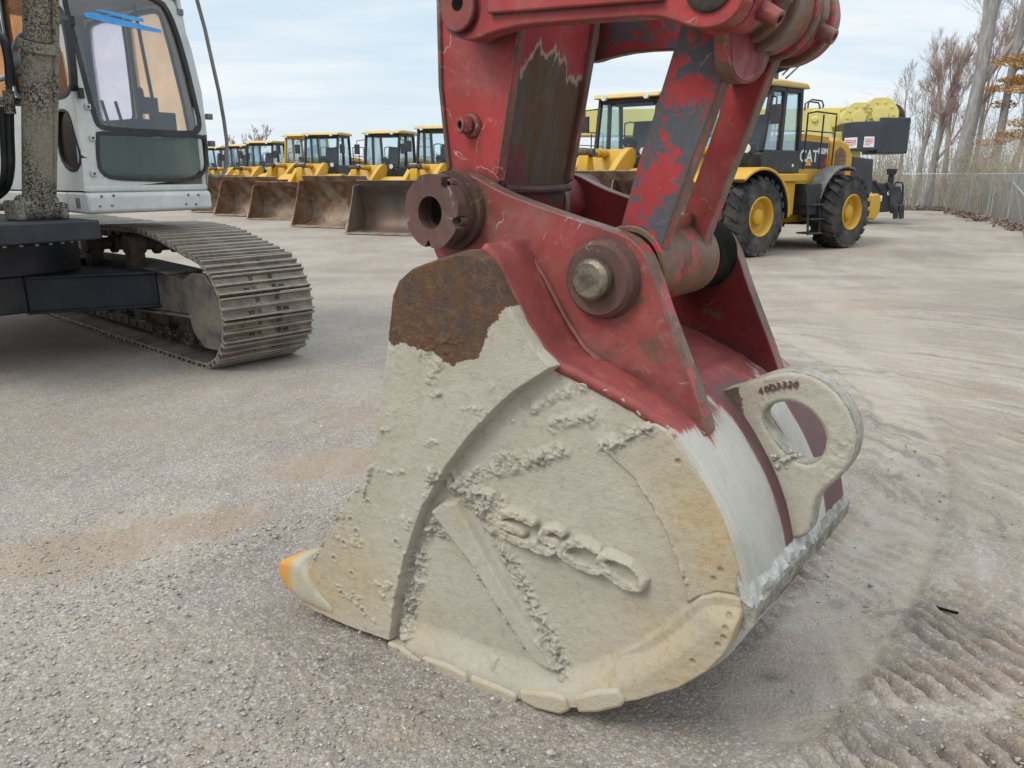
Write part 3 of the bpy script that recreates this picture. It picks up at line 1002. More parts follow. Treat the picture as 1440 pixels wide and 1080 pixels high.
# shell of the bucket: profile swept from side to side
PROF = SL([(684, 342), (700, 362), (706, 376), (722, 410), (745, 455), (768, 490), (790, 512), (840, 538), (885, 562), (905, 580), (940, 602), (972, 645), (1000, 690),
           (1020, 730), (1034, 770), (1043, 805), (1048, 835), (1049, 862), (1040, 890), (1028, 912), (1005, 935), (965, 958), (910, 975), (850, 985), (800, 988),
           (740, 975), (680, 955), (610, 925), (565, 897), (500, 874), (450, 852), (432, 838)])
def resample(pts, step):
    pts = [Vector(p) for p in pts]
    out, acc = [pts[0]], 0.0
    for a, b in zip(pts[:-1], pts[1:]):
        L = (b - a).length
        n = max(1, int(round(L / step)))
        for k in range(1, n + 1): out.append(a + (b - a) * (k / n))
    return out
def make_shell():
    P = np.array([tuple(p) for p in resample(smooth_poly(PROF, 1, False), .012)])
    n = len(P)
    T = np.gradient(P, axis=0)
    T /= np.linalg.norm(T, axis=1)[:, None] + 1e-9
    NRM = np.stack([-T[:, 1], T[:, 0]], -1)          # outward
    c = P.mean(0)
    if ((P - c) * NRM).sum() < 0: NRM = -NRM
    arc = np.concatenate([[0], np.cumsum(np.hypot(*np.diff(P, axis=0).T))])
    def arc_at(px, py):
        q = S2(px, py)
        return arc[np.argmin(np.hypot(P[:, 0] - q[0], P[:, 1] - q[1]))]
    a1, a2 = arc_at(797, 516), arc_at(893, 566)
    off = .006 * sstep(a1 - .003, a1 + .003, arc) + .007 * sstep(a2 - .003, a2 + .003, arc)
    off = off * sstep(1.6, 1.3, arc)
    m = 84
    V, wh, pu = [], [], []
    for j in range(m + 1):
        f = j / m
        x = P[:, 0] + NRM[:, 0] * off
        z = P[:, 1] + NRM[:, 1] * off
        lx, ly = x * cos(TA), x * sin(TA)
        y = ly * (1 - f) + (WT - ly) * f
        y = y - (.006 if j == 0 else 0) + (.006 if j == m else 0)
        V.append(np.stack([lx, y, z], -1))
        edge_z = .955 - .05 * sstep(.10, .17, y) + .05 * sstep(.19, .26, y) + .03 * sstep(.3, .45, y) + .09 * (fbm(y * 14, x * 14, 3, 7) - .5)
        back = sstep(.15, .25, lx)
        w = back * sstep(edge_z + .06, edge_z - .07, z)
        p = sstep(.30, .37, y) * sstep(.60, .52, y) * back * sstep(1.02, .96, z)
        p = p + sstep(.68, .72, y) * sstep(.95, .88, y) * back * sstep(1.0, .9, z)
        low = sstep(.5, .2, z)
        wh.append(np.maximum(w * (1 - np.clip(p, 0, 1)), low * .75))
        pu.append(np.clip(p, 0, 1))
    V = np.concatenate(V)
    i = np.arange(n - 1)
    Q = np.concatenate([np.stack([j * n + i, j * n + i + 1, (j + 1) * n + i + 1, (j + 1) * n + i], -1) for j in range(m)])
    o = np_mesh('bucket', V, Q, M['shell'], arm, {'white': np.concatenate(wh), 'purple': np.concatenate(pu)})
    # make normals face outwards
    v0 = V[Q[n // 3]]
    nn = np.cross(v0[1] - v0[0], v0[2] - v0[1])
    k = n // 3
    if nn[0] * NRM[k, 0] + nn[2] * NRM[k, 1] < 0: o.data.flip_normals()
    sol = o.modifiers.new('thickness', 'SOLIDIFY')
    sol.thickness = .03
    sol.offset = -1
    return o
bucket = make_shell()
bucket['label'] = 'red bucket shell scoured white on its back'

# near and far side plates
mb = MB()
n_ = len(OUT)
a_ = [side3(p[0], p[1], -.004) for p in OUT]
b_ = [side3(p[0], p[1], -.045) for p in OUT]
mb.add(a_ + b_, [tuple(range(n_)), tuple(n_ + i for i in reversed(range(n_)))], 0)
mb.add(a_ + b_, [(i, (i + 1) % n_, n_ + (i + 1) % n_, n_ + i) for i in range(n_)], 1)
mb.build('side_plate_core', [M['mud'], M['rust_edge']], bucket, bevel=.006, label='thick edge of the caked side plate')
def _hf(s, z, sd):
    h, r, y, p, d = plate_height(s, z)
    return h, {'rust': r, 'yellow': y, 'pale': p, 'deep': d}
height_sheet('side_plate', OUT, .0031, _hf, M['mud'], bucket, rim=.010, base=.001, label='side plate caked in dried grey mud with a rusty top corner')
mb = MB()
a_ = [(p[0], WT - p[1], p[2]) for p in a_]
b_ = [(p[0], WT - p[1], p[2]) for p in b_]
mb.add(a_ + b_, [tuple(range(n_)), tuple(n_ + i for i in reversed(range(n_)))] + [(i, (i + 1) % n_, n_ + (i + 1) % n_, n_ + i) for i in range(n_)], 0)
mb.build('side_plate', M['red_rusty'], bucket, bevel=.006)

# raised maker's lettering E S C O, half buried in mud
def _crop(pts): return SL([(660 + x / 5.143, 680 + y / 5.143) for x, y in pts])
LETTERS = [[[(480, 262), (410, 226), (330, 196), (262, 205), (222, 258), (238, 318), (320, 372), (430, 415), (500, 412)], [(262, 272), (330, 298), (405, 338)]],
           [[(692, 338), (640, 308), (575, 318), (545, 352), (590, 388), (650, 418), (632, 462), (570, 468), (500, 438)]],
           [[(942, 455), (880, 415), (800, 402), (722, 425), (690, 472), (735, 520), (800, 562), (870, 592), (960, 602)]],
           [[(985, 505), (1080, 498), (1180, 545), (1250, 605), (1282, 680), (1245, 738), (1165, 718), (1085, 668), (1010, 610), (968, 545), (985, 505)]]]
def _letters_sd(s, z):
    d = np.full(s.shape, 9.)
    for L in LETTERS:
        for st in L: d = np.minimum(d, line_d(s, z, _crop(st)))
    return d
def _hl(s, z, sd):
    d = _letters_sd(s + .006 * (fbm(s * 50, z * 50, 3, 3) - .5), z + .006 * (fbm(s * 50, z * 50 + 7, 3, 4) - .5))
    halo = .006 * sstep(.030, .012, d)
    core = .025 * sstep(.0165, .0115, d)
    lum = fbm(s * 110, z * 110, 3, 15)
    h = halo + core * (.84 + .18 * clods(s * 48, z * 48, 19)) + .003 * (lum - .5) * sstep(.025, .01, d) + .003 * (fbm(s * 60, z * 60, 3, 12) - .5) * sstep(.03, .01, d)
    h = h - .004 * sstep(.04, .034, d * 0 + -sd * 0 + .05)
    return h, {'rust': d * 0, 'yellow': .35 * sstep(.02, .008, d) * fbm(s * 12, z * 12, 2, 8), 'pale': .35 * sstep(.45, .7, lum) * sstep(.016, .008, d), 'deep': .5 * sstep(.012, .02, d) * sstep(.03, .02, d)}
_lo = SL([(692, 722), (705, 706), (735, 706), (765, 728), (800, 735), (850, 765), (895, 785), (917, 812), (915, 832), (890, 836), (850, 820), (800, 805), (740, 785), (702, 760)])
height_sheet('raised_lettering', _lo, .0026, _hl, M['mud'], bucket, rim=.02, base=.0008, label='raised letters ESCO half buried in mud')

# wear shoes along the lower edge
def shoe(px, out0=.058, th=.12):
    m_ = MB()
    P_ = SL(px)
    k = len(P_)
    A_ = [side3(p[0], p[1], out0) for p in P_]
    B_ = [side3(p[0], p[1], out0 - th) for p in P_]
    m_.add(A_ + B_, [tuple(range(k)), tuple(k + i for i in reversed(range(k)))] + [(i, (i + 1) % k, k + (i + 1) % k, k + i) for i in range(k)])
    return m_.build('wear_shoe', M['shroud'], bucket, bevel=.012, seg=3)
for px in ([(606, 912), (640, 922), (668, 936), (672, 950), (664, 956), (632, 944), (610, 926)], [(674, 938), (710, 951), (740, 964), (738, 977), (726, 978), (692, 966), (675, 951)],
           [(742, 957), (790, 962), (808, 968), (812, 986), (800, 992), (766, 984), (744, 973)], [(817, 966), (850, 957), (880, 955), (890, 972), (884, 980), (852, 988), (824, 989)]):
    shoe(px)
shoe([(556, 893), (580, 902), (606, 919), (604, 927), (582, 917), (560, 905)], .054, .06)

# teeth on the front lip
def make_tooth(y0):
    m_ = MB()
    SEC = [(-.93, .014, .06, .055), (-1.0, .012, .11, .068), (-1.05, .012, .175, .078), (-1.08, .016, .205, .082), (-1.13, .024, .192, .076), (-1.18, .032, .170, .068), (-1.225, .040, .148, .058), (-1.258, .052, .128, .044), (-1.278, .066, .112, .026), (-1.285, .08, .098, .01)]
    xs = [(x, (a + b_) / 2, b_ - a, w) for x, a, b_, w in SEC]
    xs_old = [(-1.03, .07, .10, .06), (-1.12, .062, .130, .082), (-1.19, .058, .150, .088), (-1.235, .058, .150, .088), (-1.25, .060, .165, .094), (-1.275, .064, .160, .090), (-1.30, .066, .135, .08), (-1.345, .064, .115, .07), (-1.375, .060, .085, .056), (-1.392, .056, .045, .034)]
    vs, fs = [], []
    seg = 26
    dense = []
    for (x0, z0, h0, w0), (x1, z1, h1, w1) in zip(xs[:-1], xs[1:]):
        for q in range(4):
            t = q / 4
            dense.append((x0 + (x1 - x0) * t, z0 + (z1 - z0) * t, h0 + (h1 - h0) * t, w0 + (w1 - w0) * t))
    xs = dense + [xs[-1]]
    for x, zc, hh, w in xs:
        for k in range(seg):
            an = 2 * pi * k / seg
            sq = lambda v: math.copysign(abs(v) ** .6, v)
            jn = float(fbm(np.array([x * 22 + cos(an) * 1.3]), np.array([sin(an) * 1.3 + 3]), 4, 77)[0]) - .5
            g = 1 + .22 * jn
            vs.append((x, y0 + w * g * sq(cos(an)), zc + hh * .5 * g * sq(sin(an))))
    for i in range(len(xs) - 1):
        for k in range(seg):
            j = (k + 1) % seg
            fs.append((i * seg + k, i * seg + j, (i + 1) * seg + j, (i + 1) * seg + k))
    fs += [tuple(range(seg)), tuple(reversed(range((len(xs) - 1) * seg, len(xs) * seg)))]
    m_.add(vs, fs)
    return m_.build('tooth', M['tooth'], bucket, smooth=60)
for y0 in (-.095, .47, .76, 1.06): make_tooth(y0)

# heel lip running across the back, with mud piled on it
LIPC = SL([(1036, 822), (1054, 838), (1066, 853), (1062, 876), (1050, 884), (1036, 874)])
def loft(poly, name, mat, y0, y1, nseg, noise_amp, parent, seed, label=None):
    V, Q = [], []
    k = len(poly)
    for j in range(nseg + 1):
        f = j / nseg
        for i, p in enumerate(poly):
            lx, ly = p[0] * cos(TA), p[0] * sin(TA)
            ya, yb = ly + y0, WT - ly + y1
            y = ya * (1 - f) + yb * f
            nx = noise_amp * (fbm(np.array([y * 30 + i * 3.1]), np.array([i * 1.7 + seed]), 3, seed)[0] - .5)
            nz = noise_amp * (fbm(np.array([y * 30 + i * 2.3 + 40]), np.array([i * 1.1 + seed]), 3, seed + 2)[0] - .5)
            V.append((lx + nx, y, p[1] + nz))
    for j in range(nseg):
        for i in range(k):
            Q.append((j * k + i, j * k + (i + 1) % k, (j + 1) * k + (i + 1) % k, (j + 1) * k + i))
    m_ = MB()
    m_.add(V, Q + [tuple(range(k)), tuple(reversed(range(nseg * k, (nseg + 1) * k)))])
    return m_.build(name, mat, parent, smooth=40, label=label)
loft(LIPC, 'heel_lip', M['lip'], -.012, .02, 60, .008, bucket, 3)
_pile = SL([(1040, 806), (1046, 815), (1053, 824), (1059, 834), (1063, 845), (1063, 852), (1054, 848), (1042, 835)])
loft(_pile, 'caked_mud', M['mudpale'], -.02, -.28, 150, .028, bucket, 9, 'pale crumbly mud lying on the heel lip')

# hinge plates (ears) of the bucket
BC = HF.ony(612, 297, .05)
EAR_TOP = [(640, 242), (660, 244), (700, 268), (740, 284), (800, 305), (850, 321), (882, 332), (904, 352), (918, 385), (932, 430), (955, 492), (975, 545), (997, 613)]
EAR_BOT = [(985, 612), (962, 592), (905, 556), (850, 512), (822, 489), (795, 445), (765, 388), (735, 352), (690, 372), (618, 370), (608, 348), (600, 300), (610, 262)]
EARP = smooth_poly(HL(EAR_TOP + EAR_BOT, .145), 1)
MB().prism(EARP, .145, .205, 'y', 0, 1).build('hinge_plate', [M['red_rusty'], M['rust_edge']], bucket, bevel=.004)
MB().prism(EARP, .735, .79, 'y', 0, 1).build('hinge_plate', [M['red_dark'], M['rust_edge']], bucket, bevel=.004)
# weld fillets where the near ear meets the shell
wl = [HF.ony(a, b, .143) for a, b in [(737, 350), (750, 366), (766, 390), (796, 447), (823, 490), (851, 513), (906, 557), (962, 593), (992, 612)]]
MB().tube([(p.x, .142, p.z) for p in wl], [.008 + .002 * (i % 2) for i in range(len(wl))], 8).build('weld_seam', M['red_rusty'], bucket)

# pivot boss with its notched cap
cx, cz = BC.x, BC.z
def notched(r, n=72):
    pts = []
    for k in range(n):
        a = 2 * pi * k / n
        q = r
        for a0, w_, dpt in ((radians(55), .16, .026), (radians(190), .14, .024), (radians(262), .12, .022), (radians(345), .13, .022), (radians(120), .05, .006)):
            dd = abs((a - a0 + pi) % (2 * pi) - pi)
            if dd < w_: q = r - dpt * (1 - (dd / w_) ** 4)
        pts.append((cx + q * cos(a) + .0015 * sin(9 * a), cz + q * sin(a) + .0015 * sin(7 * a)))
    return pts
m_ = MB()
m_.prism(notched(.113), .030, .072, 'y', 0, holes=[circ(cx - .004, cz - .004, .050, 40)])
m_.cyl((cx, .072, cz), (cx, .150, cz), .100, .103, 48, hole=.05)
m_.cyl((cx, .120, cz), (cx, .147, cz), .122, .124, 48, hole=.05)
boss = m_.build('pivot_boss', M['rust_boss'], bucket, bevel=.005, seg=2)
MB().cyl((cx, .085, cz), (cx, .60, cz), .051, seg=40, m=0).build('pivot_bore', M['hole_dark'], boss)
for a0 in (190, 262, 345, 55):
    a = radians(a0)
    q = (cx + .100 * cos(a), cz + .100 * sin(a))
    MB().cyl((q[0], .050, q[1]), (q[0], .076, q[1]), .015, seg=16, hole=.007).build('bolt', M['rust_boss'], boss, bevel=.002)
# far boss
MB().cyl((cx, .79, cz), (cx, .89, cz), .113, seg=40, hole=.05).build('pivot_boss', M['rust_boss'], bucket, bevel=.005)

# lower link pin
PC = HF.ony(844, 393, .12)
px_, pz_ = PC.x, PC.z
m_ = MB().lathe([(.0, .097), (.012, .108), (.030, .110), (.045, .116)], (px_, .100, pz_), (0, 1, 0), 48)
m_.cyl((px_, .1005, pz_), (px_, .105, pz_), .0975, seg=48, hole=.03)
fl = m_.build('pin_flange', M['rust_boss'], bucket)
MB().lathe([(0, .0), (.0, .048), (.010, .059), (.075, .060), (.08, .060)], (px_ - .004, .058, pz_ + .004), (0, 1, 0), 40).build('pin', M['steel_pin'], bucket, bevel=.003)

# lifting eye
EYE_O = [(985, 575), (1000, 556), (1020, 547), (1045, 541), (1066, 531), (1090, 523), (1120, 521), (1150, 530), (1176, 548), (1196, 575), (1207, 605), (1205, 636), (1191, 662), (1170, 682), (1151, 697), (1144, 718), (1140, 750), (1122, 758), (1110, 756), (1107, 720), (1098, 690), (1086, 660), (1066, 625), (1040, 600)]
EYE_H = [(1070, 584), (1084, 569), (1105, 563), (1131, 570), (1151, 588), (1163, 611), (1161, 633), (1149, 648), (1135, 653), (1115, 646), (1097, 627), (1081, 606)]
YE = .405
eo, eh = smooth_poly(HL(EYE_O, YE), 2), smooth_poly(HL(EYE_H, YE), 2)
def eye_mesh():
    """ring plate with a muddy, lumpy face"""
    step = .0034
    xs, zs = [p[0] for p in eo], [p[1] for p in eo]
    gx, gz = np.arange(min(xs), max(xs), step), np.arange(min(zs), max(zs), step)
    X, Z = np.meshgrid(gx, gz, indexing='ij')
    sd_ = np.maximum(poly_sd(X, Z, eo), -poly_sd(X, Z, eh))
    ins = sd_ < -.001
    cell = ins[:-1, :-1] & ins[1:, :-1] & ins[1:, 1:] & ins[:-1, 1:]
    idx = np.arange(X.size).reshape(X.shape)
    Q = np.stack([idx[:-1, :-1], idx[1:, :-1], idx[1:, 1:], idx[:-1, 1:]], -1)[cell]
    used = np.unique(Q)
    x, z, sd = X.ravel()[used], Z.ravel()[used], sd_.ravel()[used]
    tail = sstep(.36, .44, x + .25 * (z - .9))
    h = .010 * sstep(0, .012, -sd) * (.4 + .8 * fbm(x * 14, z * 14, 4, 5)) + .004 * clods(x * 45, z * 45, 6) * sstep(.42, .6, fbm(x * 7, z * 7, 3, 9)) * sstep(0, .02, -sd)
    h = h * tail  + .001
    V = np.stack([x, YE - h, z], -1)
    rm = np.zeros(X.size, np.int64)
    rm[used] = np.arange(len(used))
    return V, rm[Q], {'rust': sstep(.4, .32, x + .25 * (z - .9)) , 'yellow': x * 0, 'pale': .2 * fbm(x * 8, z * 8, 2, 3), 'deep': x * 0}
eye_core = MB().prism(eo, YE, YE + .062, 'y', 0, 0, holes=[eh]).build('lifting_eye', M['mudrough'], bucket, bevel=.008, seg=3, label='round steel lifting eye coated in mud')
V_, Q_, at_ = eye_mesh()
np_mesh('mud_coat', V_, Q_, M['mud'], eye_core, at_)
# part number cast into the eye
m_ = MB()
word = '40D3320'
for i, ch in enumerate(word):
    q = HF.ony(1072 + i * 8.2, 549 - 9 * sin(i / 6 * pi * .55), YE)
    vs, fs = text_mb(ch, .027, .0015, .0008)
    an = radians(20 - i * 7)
    m_.add([(q.x + (v.x * cos(an) - v.y * sin(an)), YE - .0135 - v.z, q.z + (v.x * sin(an) + v.y * cos(an))) for v in vs], fs)
m_.build('cast_number', M['rust_boss'], eye_core, smooth=0, label='small cast number 40D3320')
# mud sitting in the bottom of the eye
m_ = MB()
for k in range(40):
    q = HF.ony(random.uniform(1080, 1122), random.uniform(636, 656), YE)
    r = random.uniform(.003, .009)
    m_.lathe([(-r, 0), (-r * .6, r * .8), (0, r * 1.1), (r * .7, r * .7), (r, 0)], (q.x, YE + random.uniform(-.02, .03), q.z), (random.random(), 1, random.random()), 7)
m_.build('mud_lump', M['mudpale'], eye_core, smooth=50)['kind'] = 'stuff'

# --- stick (dipper arm)
STP = [(-.62, 3.3), (-.645, 2.12), (-.643, 1.87), (-.615, 1.60)] + circ(cx, cz, .125, 18, radians(150), radians(395)) + [(-.405, 1.58), (-.321, 2.018), (-.27, 2.35), (-.10, 3.3)]
m_ = MB()
m_.prism(STP, .200, .228, 'y', 0, 1)
m_.prism(STP, .590, .618, 'y', 0, 1)
FR = [(-.425, 1.50), (-.421, 1.58), (-.337, 2.018), (-.286, 2.35), (-.12, 3.3)]
k = len(FR)
m_.prism(FR + [(p[0] - .025, p[1]) for p in reversed(FR)], .2285, .5895, 'y', 2)
BK = [(-.60, 3.3), (-.628, 2.12), (-.626, 1.87), (-.60, 1.62)]
m_.prism(BK + [(p[0] + .025, p[1]) for p in reversed(BK)], .2285, .5895, 'y', 0)
stick = m_.build('stick', [M['red'], M['rust_edge'], M['stick_plate']], arm, bevel=.004)
# outer weld bead and edge strip on the near plate
MB().tube([(-.640, .197, 2.3), (-.640, .197, 1.87), (-.612, .197, 1.62)], .008, 8).build('weld_seam', M['rust_edge'], stick)
MB().tube([(-.411, .199, 1.60), (-.328, .199, 2.018), (-.278, .199, 2.35)], .005, 8).build('weld_seam', M['rust_edge'], stick)
MB().tube([(-.405, .23, 1.555), (-.40, .40, 1.55), (-.405, .59, 1.555)], .013, 10).build('dust_seal', M['rust_boss'], stick)
gq = HF.ony(664, 177, .2)
m_ = MB().cyl((gq.x, .20, gq.z), (gq.x, .185, gq.z), .040, .034, 20)
m_.cyl((gq.x, .185, gq.z), (gq.x - .01, .150, gq.z), .025, .024, 16, hole=.012)
m_.build('grease_fitting', M['red_rusty'], stick, bevel=.003)
MB().cyl((gq.x - .008, .16, gq.z), (gq.x, .19, gq.z), .0125, seg=14).build('grease_hole', M['hole_dark'], stick)
MB().cyl((cx, .14, cz), (cx, .80, cz), .115, seg=36).build('pivot_tube', M['red_dark'], stick)

# --- rocker links between stick and tipping link
RK = [(618, 8), (621, 26), (632, 44), (650, 57), (670, 56), (690, 46), (735, 34), (800, 30), (860, 26), (915, 22), (945, 28), (970, 38), (990, 41), (1016, 36), (1036, 20), (1048, -4), (1048, -40), (1030, -72), (985, -85), (930, -66), (800, -58), (720, -52), (690, -60), (655, -66), (628, -45), (618, -20)]
rkp = smooth_poly(HL(RK, .07), 1)
m_ = MB().prism(rkp, .070, .130, 'y', 0, 1)
m_.prism(HL([(684, 19), (800, 10), (930, 0), (930, -42), (684, -40)], .05), .050, .0695, 'y', 0, 0)
rk = m_.build('rocker_link', [M['red'], M['red_rusty']], arm, bevel=.005)
R1, C2 = HF.ony(645, 12, .06), HF.ony(996, -24, .06)
m_ = MB().cyl((R1.x, .050, R1.z), (R1.x, .0695, R1.z), .062, seg=40)
m_.build('pin', M['red_rusty'], rk, bevel=.004)
MB().cyl((R1.x + .004, .0485, R1.z + .012), (R1.x + .004, .06, R1.z + .012), .020, seg=24).build('pin_hole', M['hole_dark'], rk)
MB().lathe([(0, 0), (0, .050), (.006, .060), (.03, .062)], (C2.x, .056, C2.z), (0, 1, 0), 40).build('pin', M['chain'], rk)
rk2 = MB().prism([(C2.x + (p[0] - C2.x) * (.86 if p[0] > C2.x else 1), C2.z + (p[1] - C2.z) * .86) for p in rkp], .70, .745, 'y', 0, 1).build('rocker_link', [M['red_patch'], M['rust_edge']], arm, bevel=.005)
# rocker pivot through the stick
MB().cyl((R1.x, .07, R1.z), (R1.x, .755, R1.z), .075, seg=32).build('cross_pin', M['red'], stick)

# --- tipping link (H link)
HUB = Vector((.050, 0, 1.345))
LEG = circ(C2.x, C2.z, .125, 20, radians(-10), radians(170)) + [(.160, 1.92), (.110, 1.76), (.070, 1.64), (.015, 1.44)] + circ(HUB.x, HUB.z, .105, 14, radians(150), radians(370)) + [(.160, 1.42), (.178, 1.48), (.205, 1.56), (.232, 1.64), (.258, 1.71), (.298, 1.83), (.335, 1.93)]
m_ = MB()
m_.prism(LEG, .222, .275, 'y', 0, 1)
LEGF = circ(C2.x, C2.z, .125, 20, radians(-10), radians(170)) + [(.198, 1.92), (.171, 1.76), (.133, 1.64), (.071, 1.46)] + circ(HUB.x, HUB.z, .105, 12, radians(185), radians(355)) + [(.160, 1.42), (.178, 1.48), (.205, 1.56), (.232, 1.64), (.258, 1.71), (.298, 1.83), (.335, 1.93)]
m_.prism(LEGF, .495, .550, 'y', 2, 1)
def web(y0, y1, z0, z1, cut=0):
    def xr(z): return np.interp(z, [1.42, 1.55, 1.69, 1.93], [.145, .185, .235, .305])
    zs = list(np.linspace(z0, z1, 8))
    pts = [(xr(z) - .045, z) for z in zs]
    back = [(xr(z) - .075, z) for z in reversed(zs)]
    m_.prism(pts + back, y0, y1, 'y', 2)
web(.276, .494, 1.40, 1.485)
web(.276, .494, 1.845, 1.93)
link = m_.build('tipping_link', [M['red_patch'], M['rust_edge'], M['red']], arm, bevel=.006)
m_ = MB().cyl((HUB.x, .2205, HUB.z), (HUB.x, .595, HUB.z), .118, seg=48)
m_.build('link_hub', M['rusty_tube'], link, bevel=.006)
MB().cyl((HUB.x, .601, HUB.z), (HUB.x, .735, HUB.z), .116, seg=40).build('gap_shade_ring', M['hole_dark'], link)  # black ring standing in for the shade of the gap past the hub
MB().cyl((HUB.x, .206, HUB.z), (HUB.x, .2195, HUB.z), .10, seg=40).build('gap_shade_ring', M['hole_dark'], link)  # same black filling, painted shade of the narrow near gap
MB().beam((HUB.x + .045, .30, HUB.z - .112), (HUB.x + .045, .34, HUB.z - .112), .05, .022).build('stop_lug', M['red_rusty'], link, bevel=.003)
# pin stack at the top of the link
m_ = MB()
for y0, y1, r, mi in ((.132, .215, .098, 0), (.276, .312, .104, 1), (.314, .350, .122, 2), (.354, .462, .112, 1), (.466, .490, .124, 2), (.552, .600, .104, 0), (.602, .655, .122, 1), (.657, .695, .112, 2)):
    m_.cyl((C2.x, y0, C2.z), (C2.x, y1, C2.z), r, seg=48, m=mi)
m_.build('pin_stack', [M['red'], M['rusty_tube'], M['rust_edge']], link, bevel=.006)
for yy, an in ((.18, -30), (.58, -25)):
    a = radians(an)
    d = Vector((cos(a), 0, sin(a)))
    p = Vector((C2.x, yy, C2.z))
    MB().cyl(p + d * .09, p + d * .148, .024, .020, 18, hole=.010).build('retaining_bolt', M['red_rusty'], link, bevel=.003)
TNG = [(1026, 20), (1027, 62), (1029, 92), (1034, 108), (1046, 117), (1060, 117), (1071, 108), (1080, 92), (1088, 66), (1094, 20)]
tp = [(HF.onx(a, b, .345).y, HF.onx(a, b, .345).z) for a, b in TNG]
MB().prism(smooth_poly(tp, 1), .30, .345, 'x', 0, 1).build('stop_plate', [M['red_dark'], M['rust_edge']], link, bevel=.006)
# bucket cylinder running up along the stick
m_ = MB().cyl((C2.x, .41, C2.z), (C2.x - .13, .41, 2.62), .05, seg=28, m=1)
m_.cyl((C2.x - .13, .41, 2.62), (C2.x - .28, .41, 3.4), .095, seg=32, m=0)
m_.build('bucket_cylinder', [M['red'], M['steel_pin']], arm, bevel=.004)
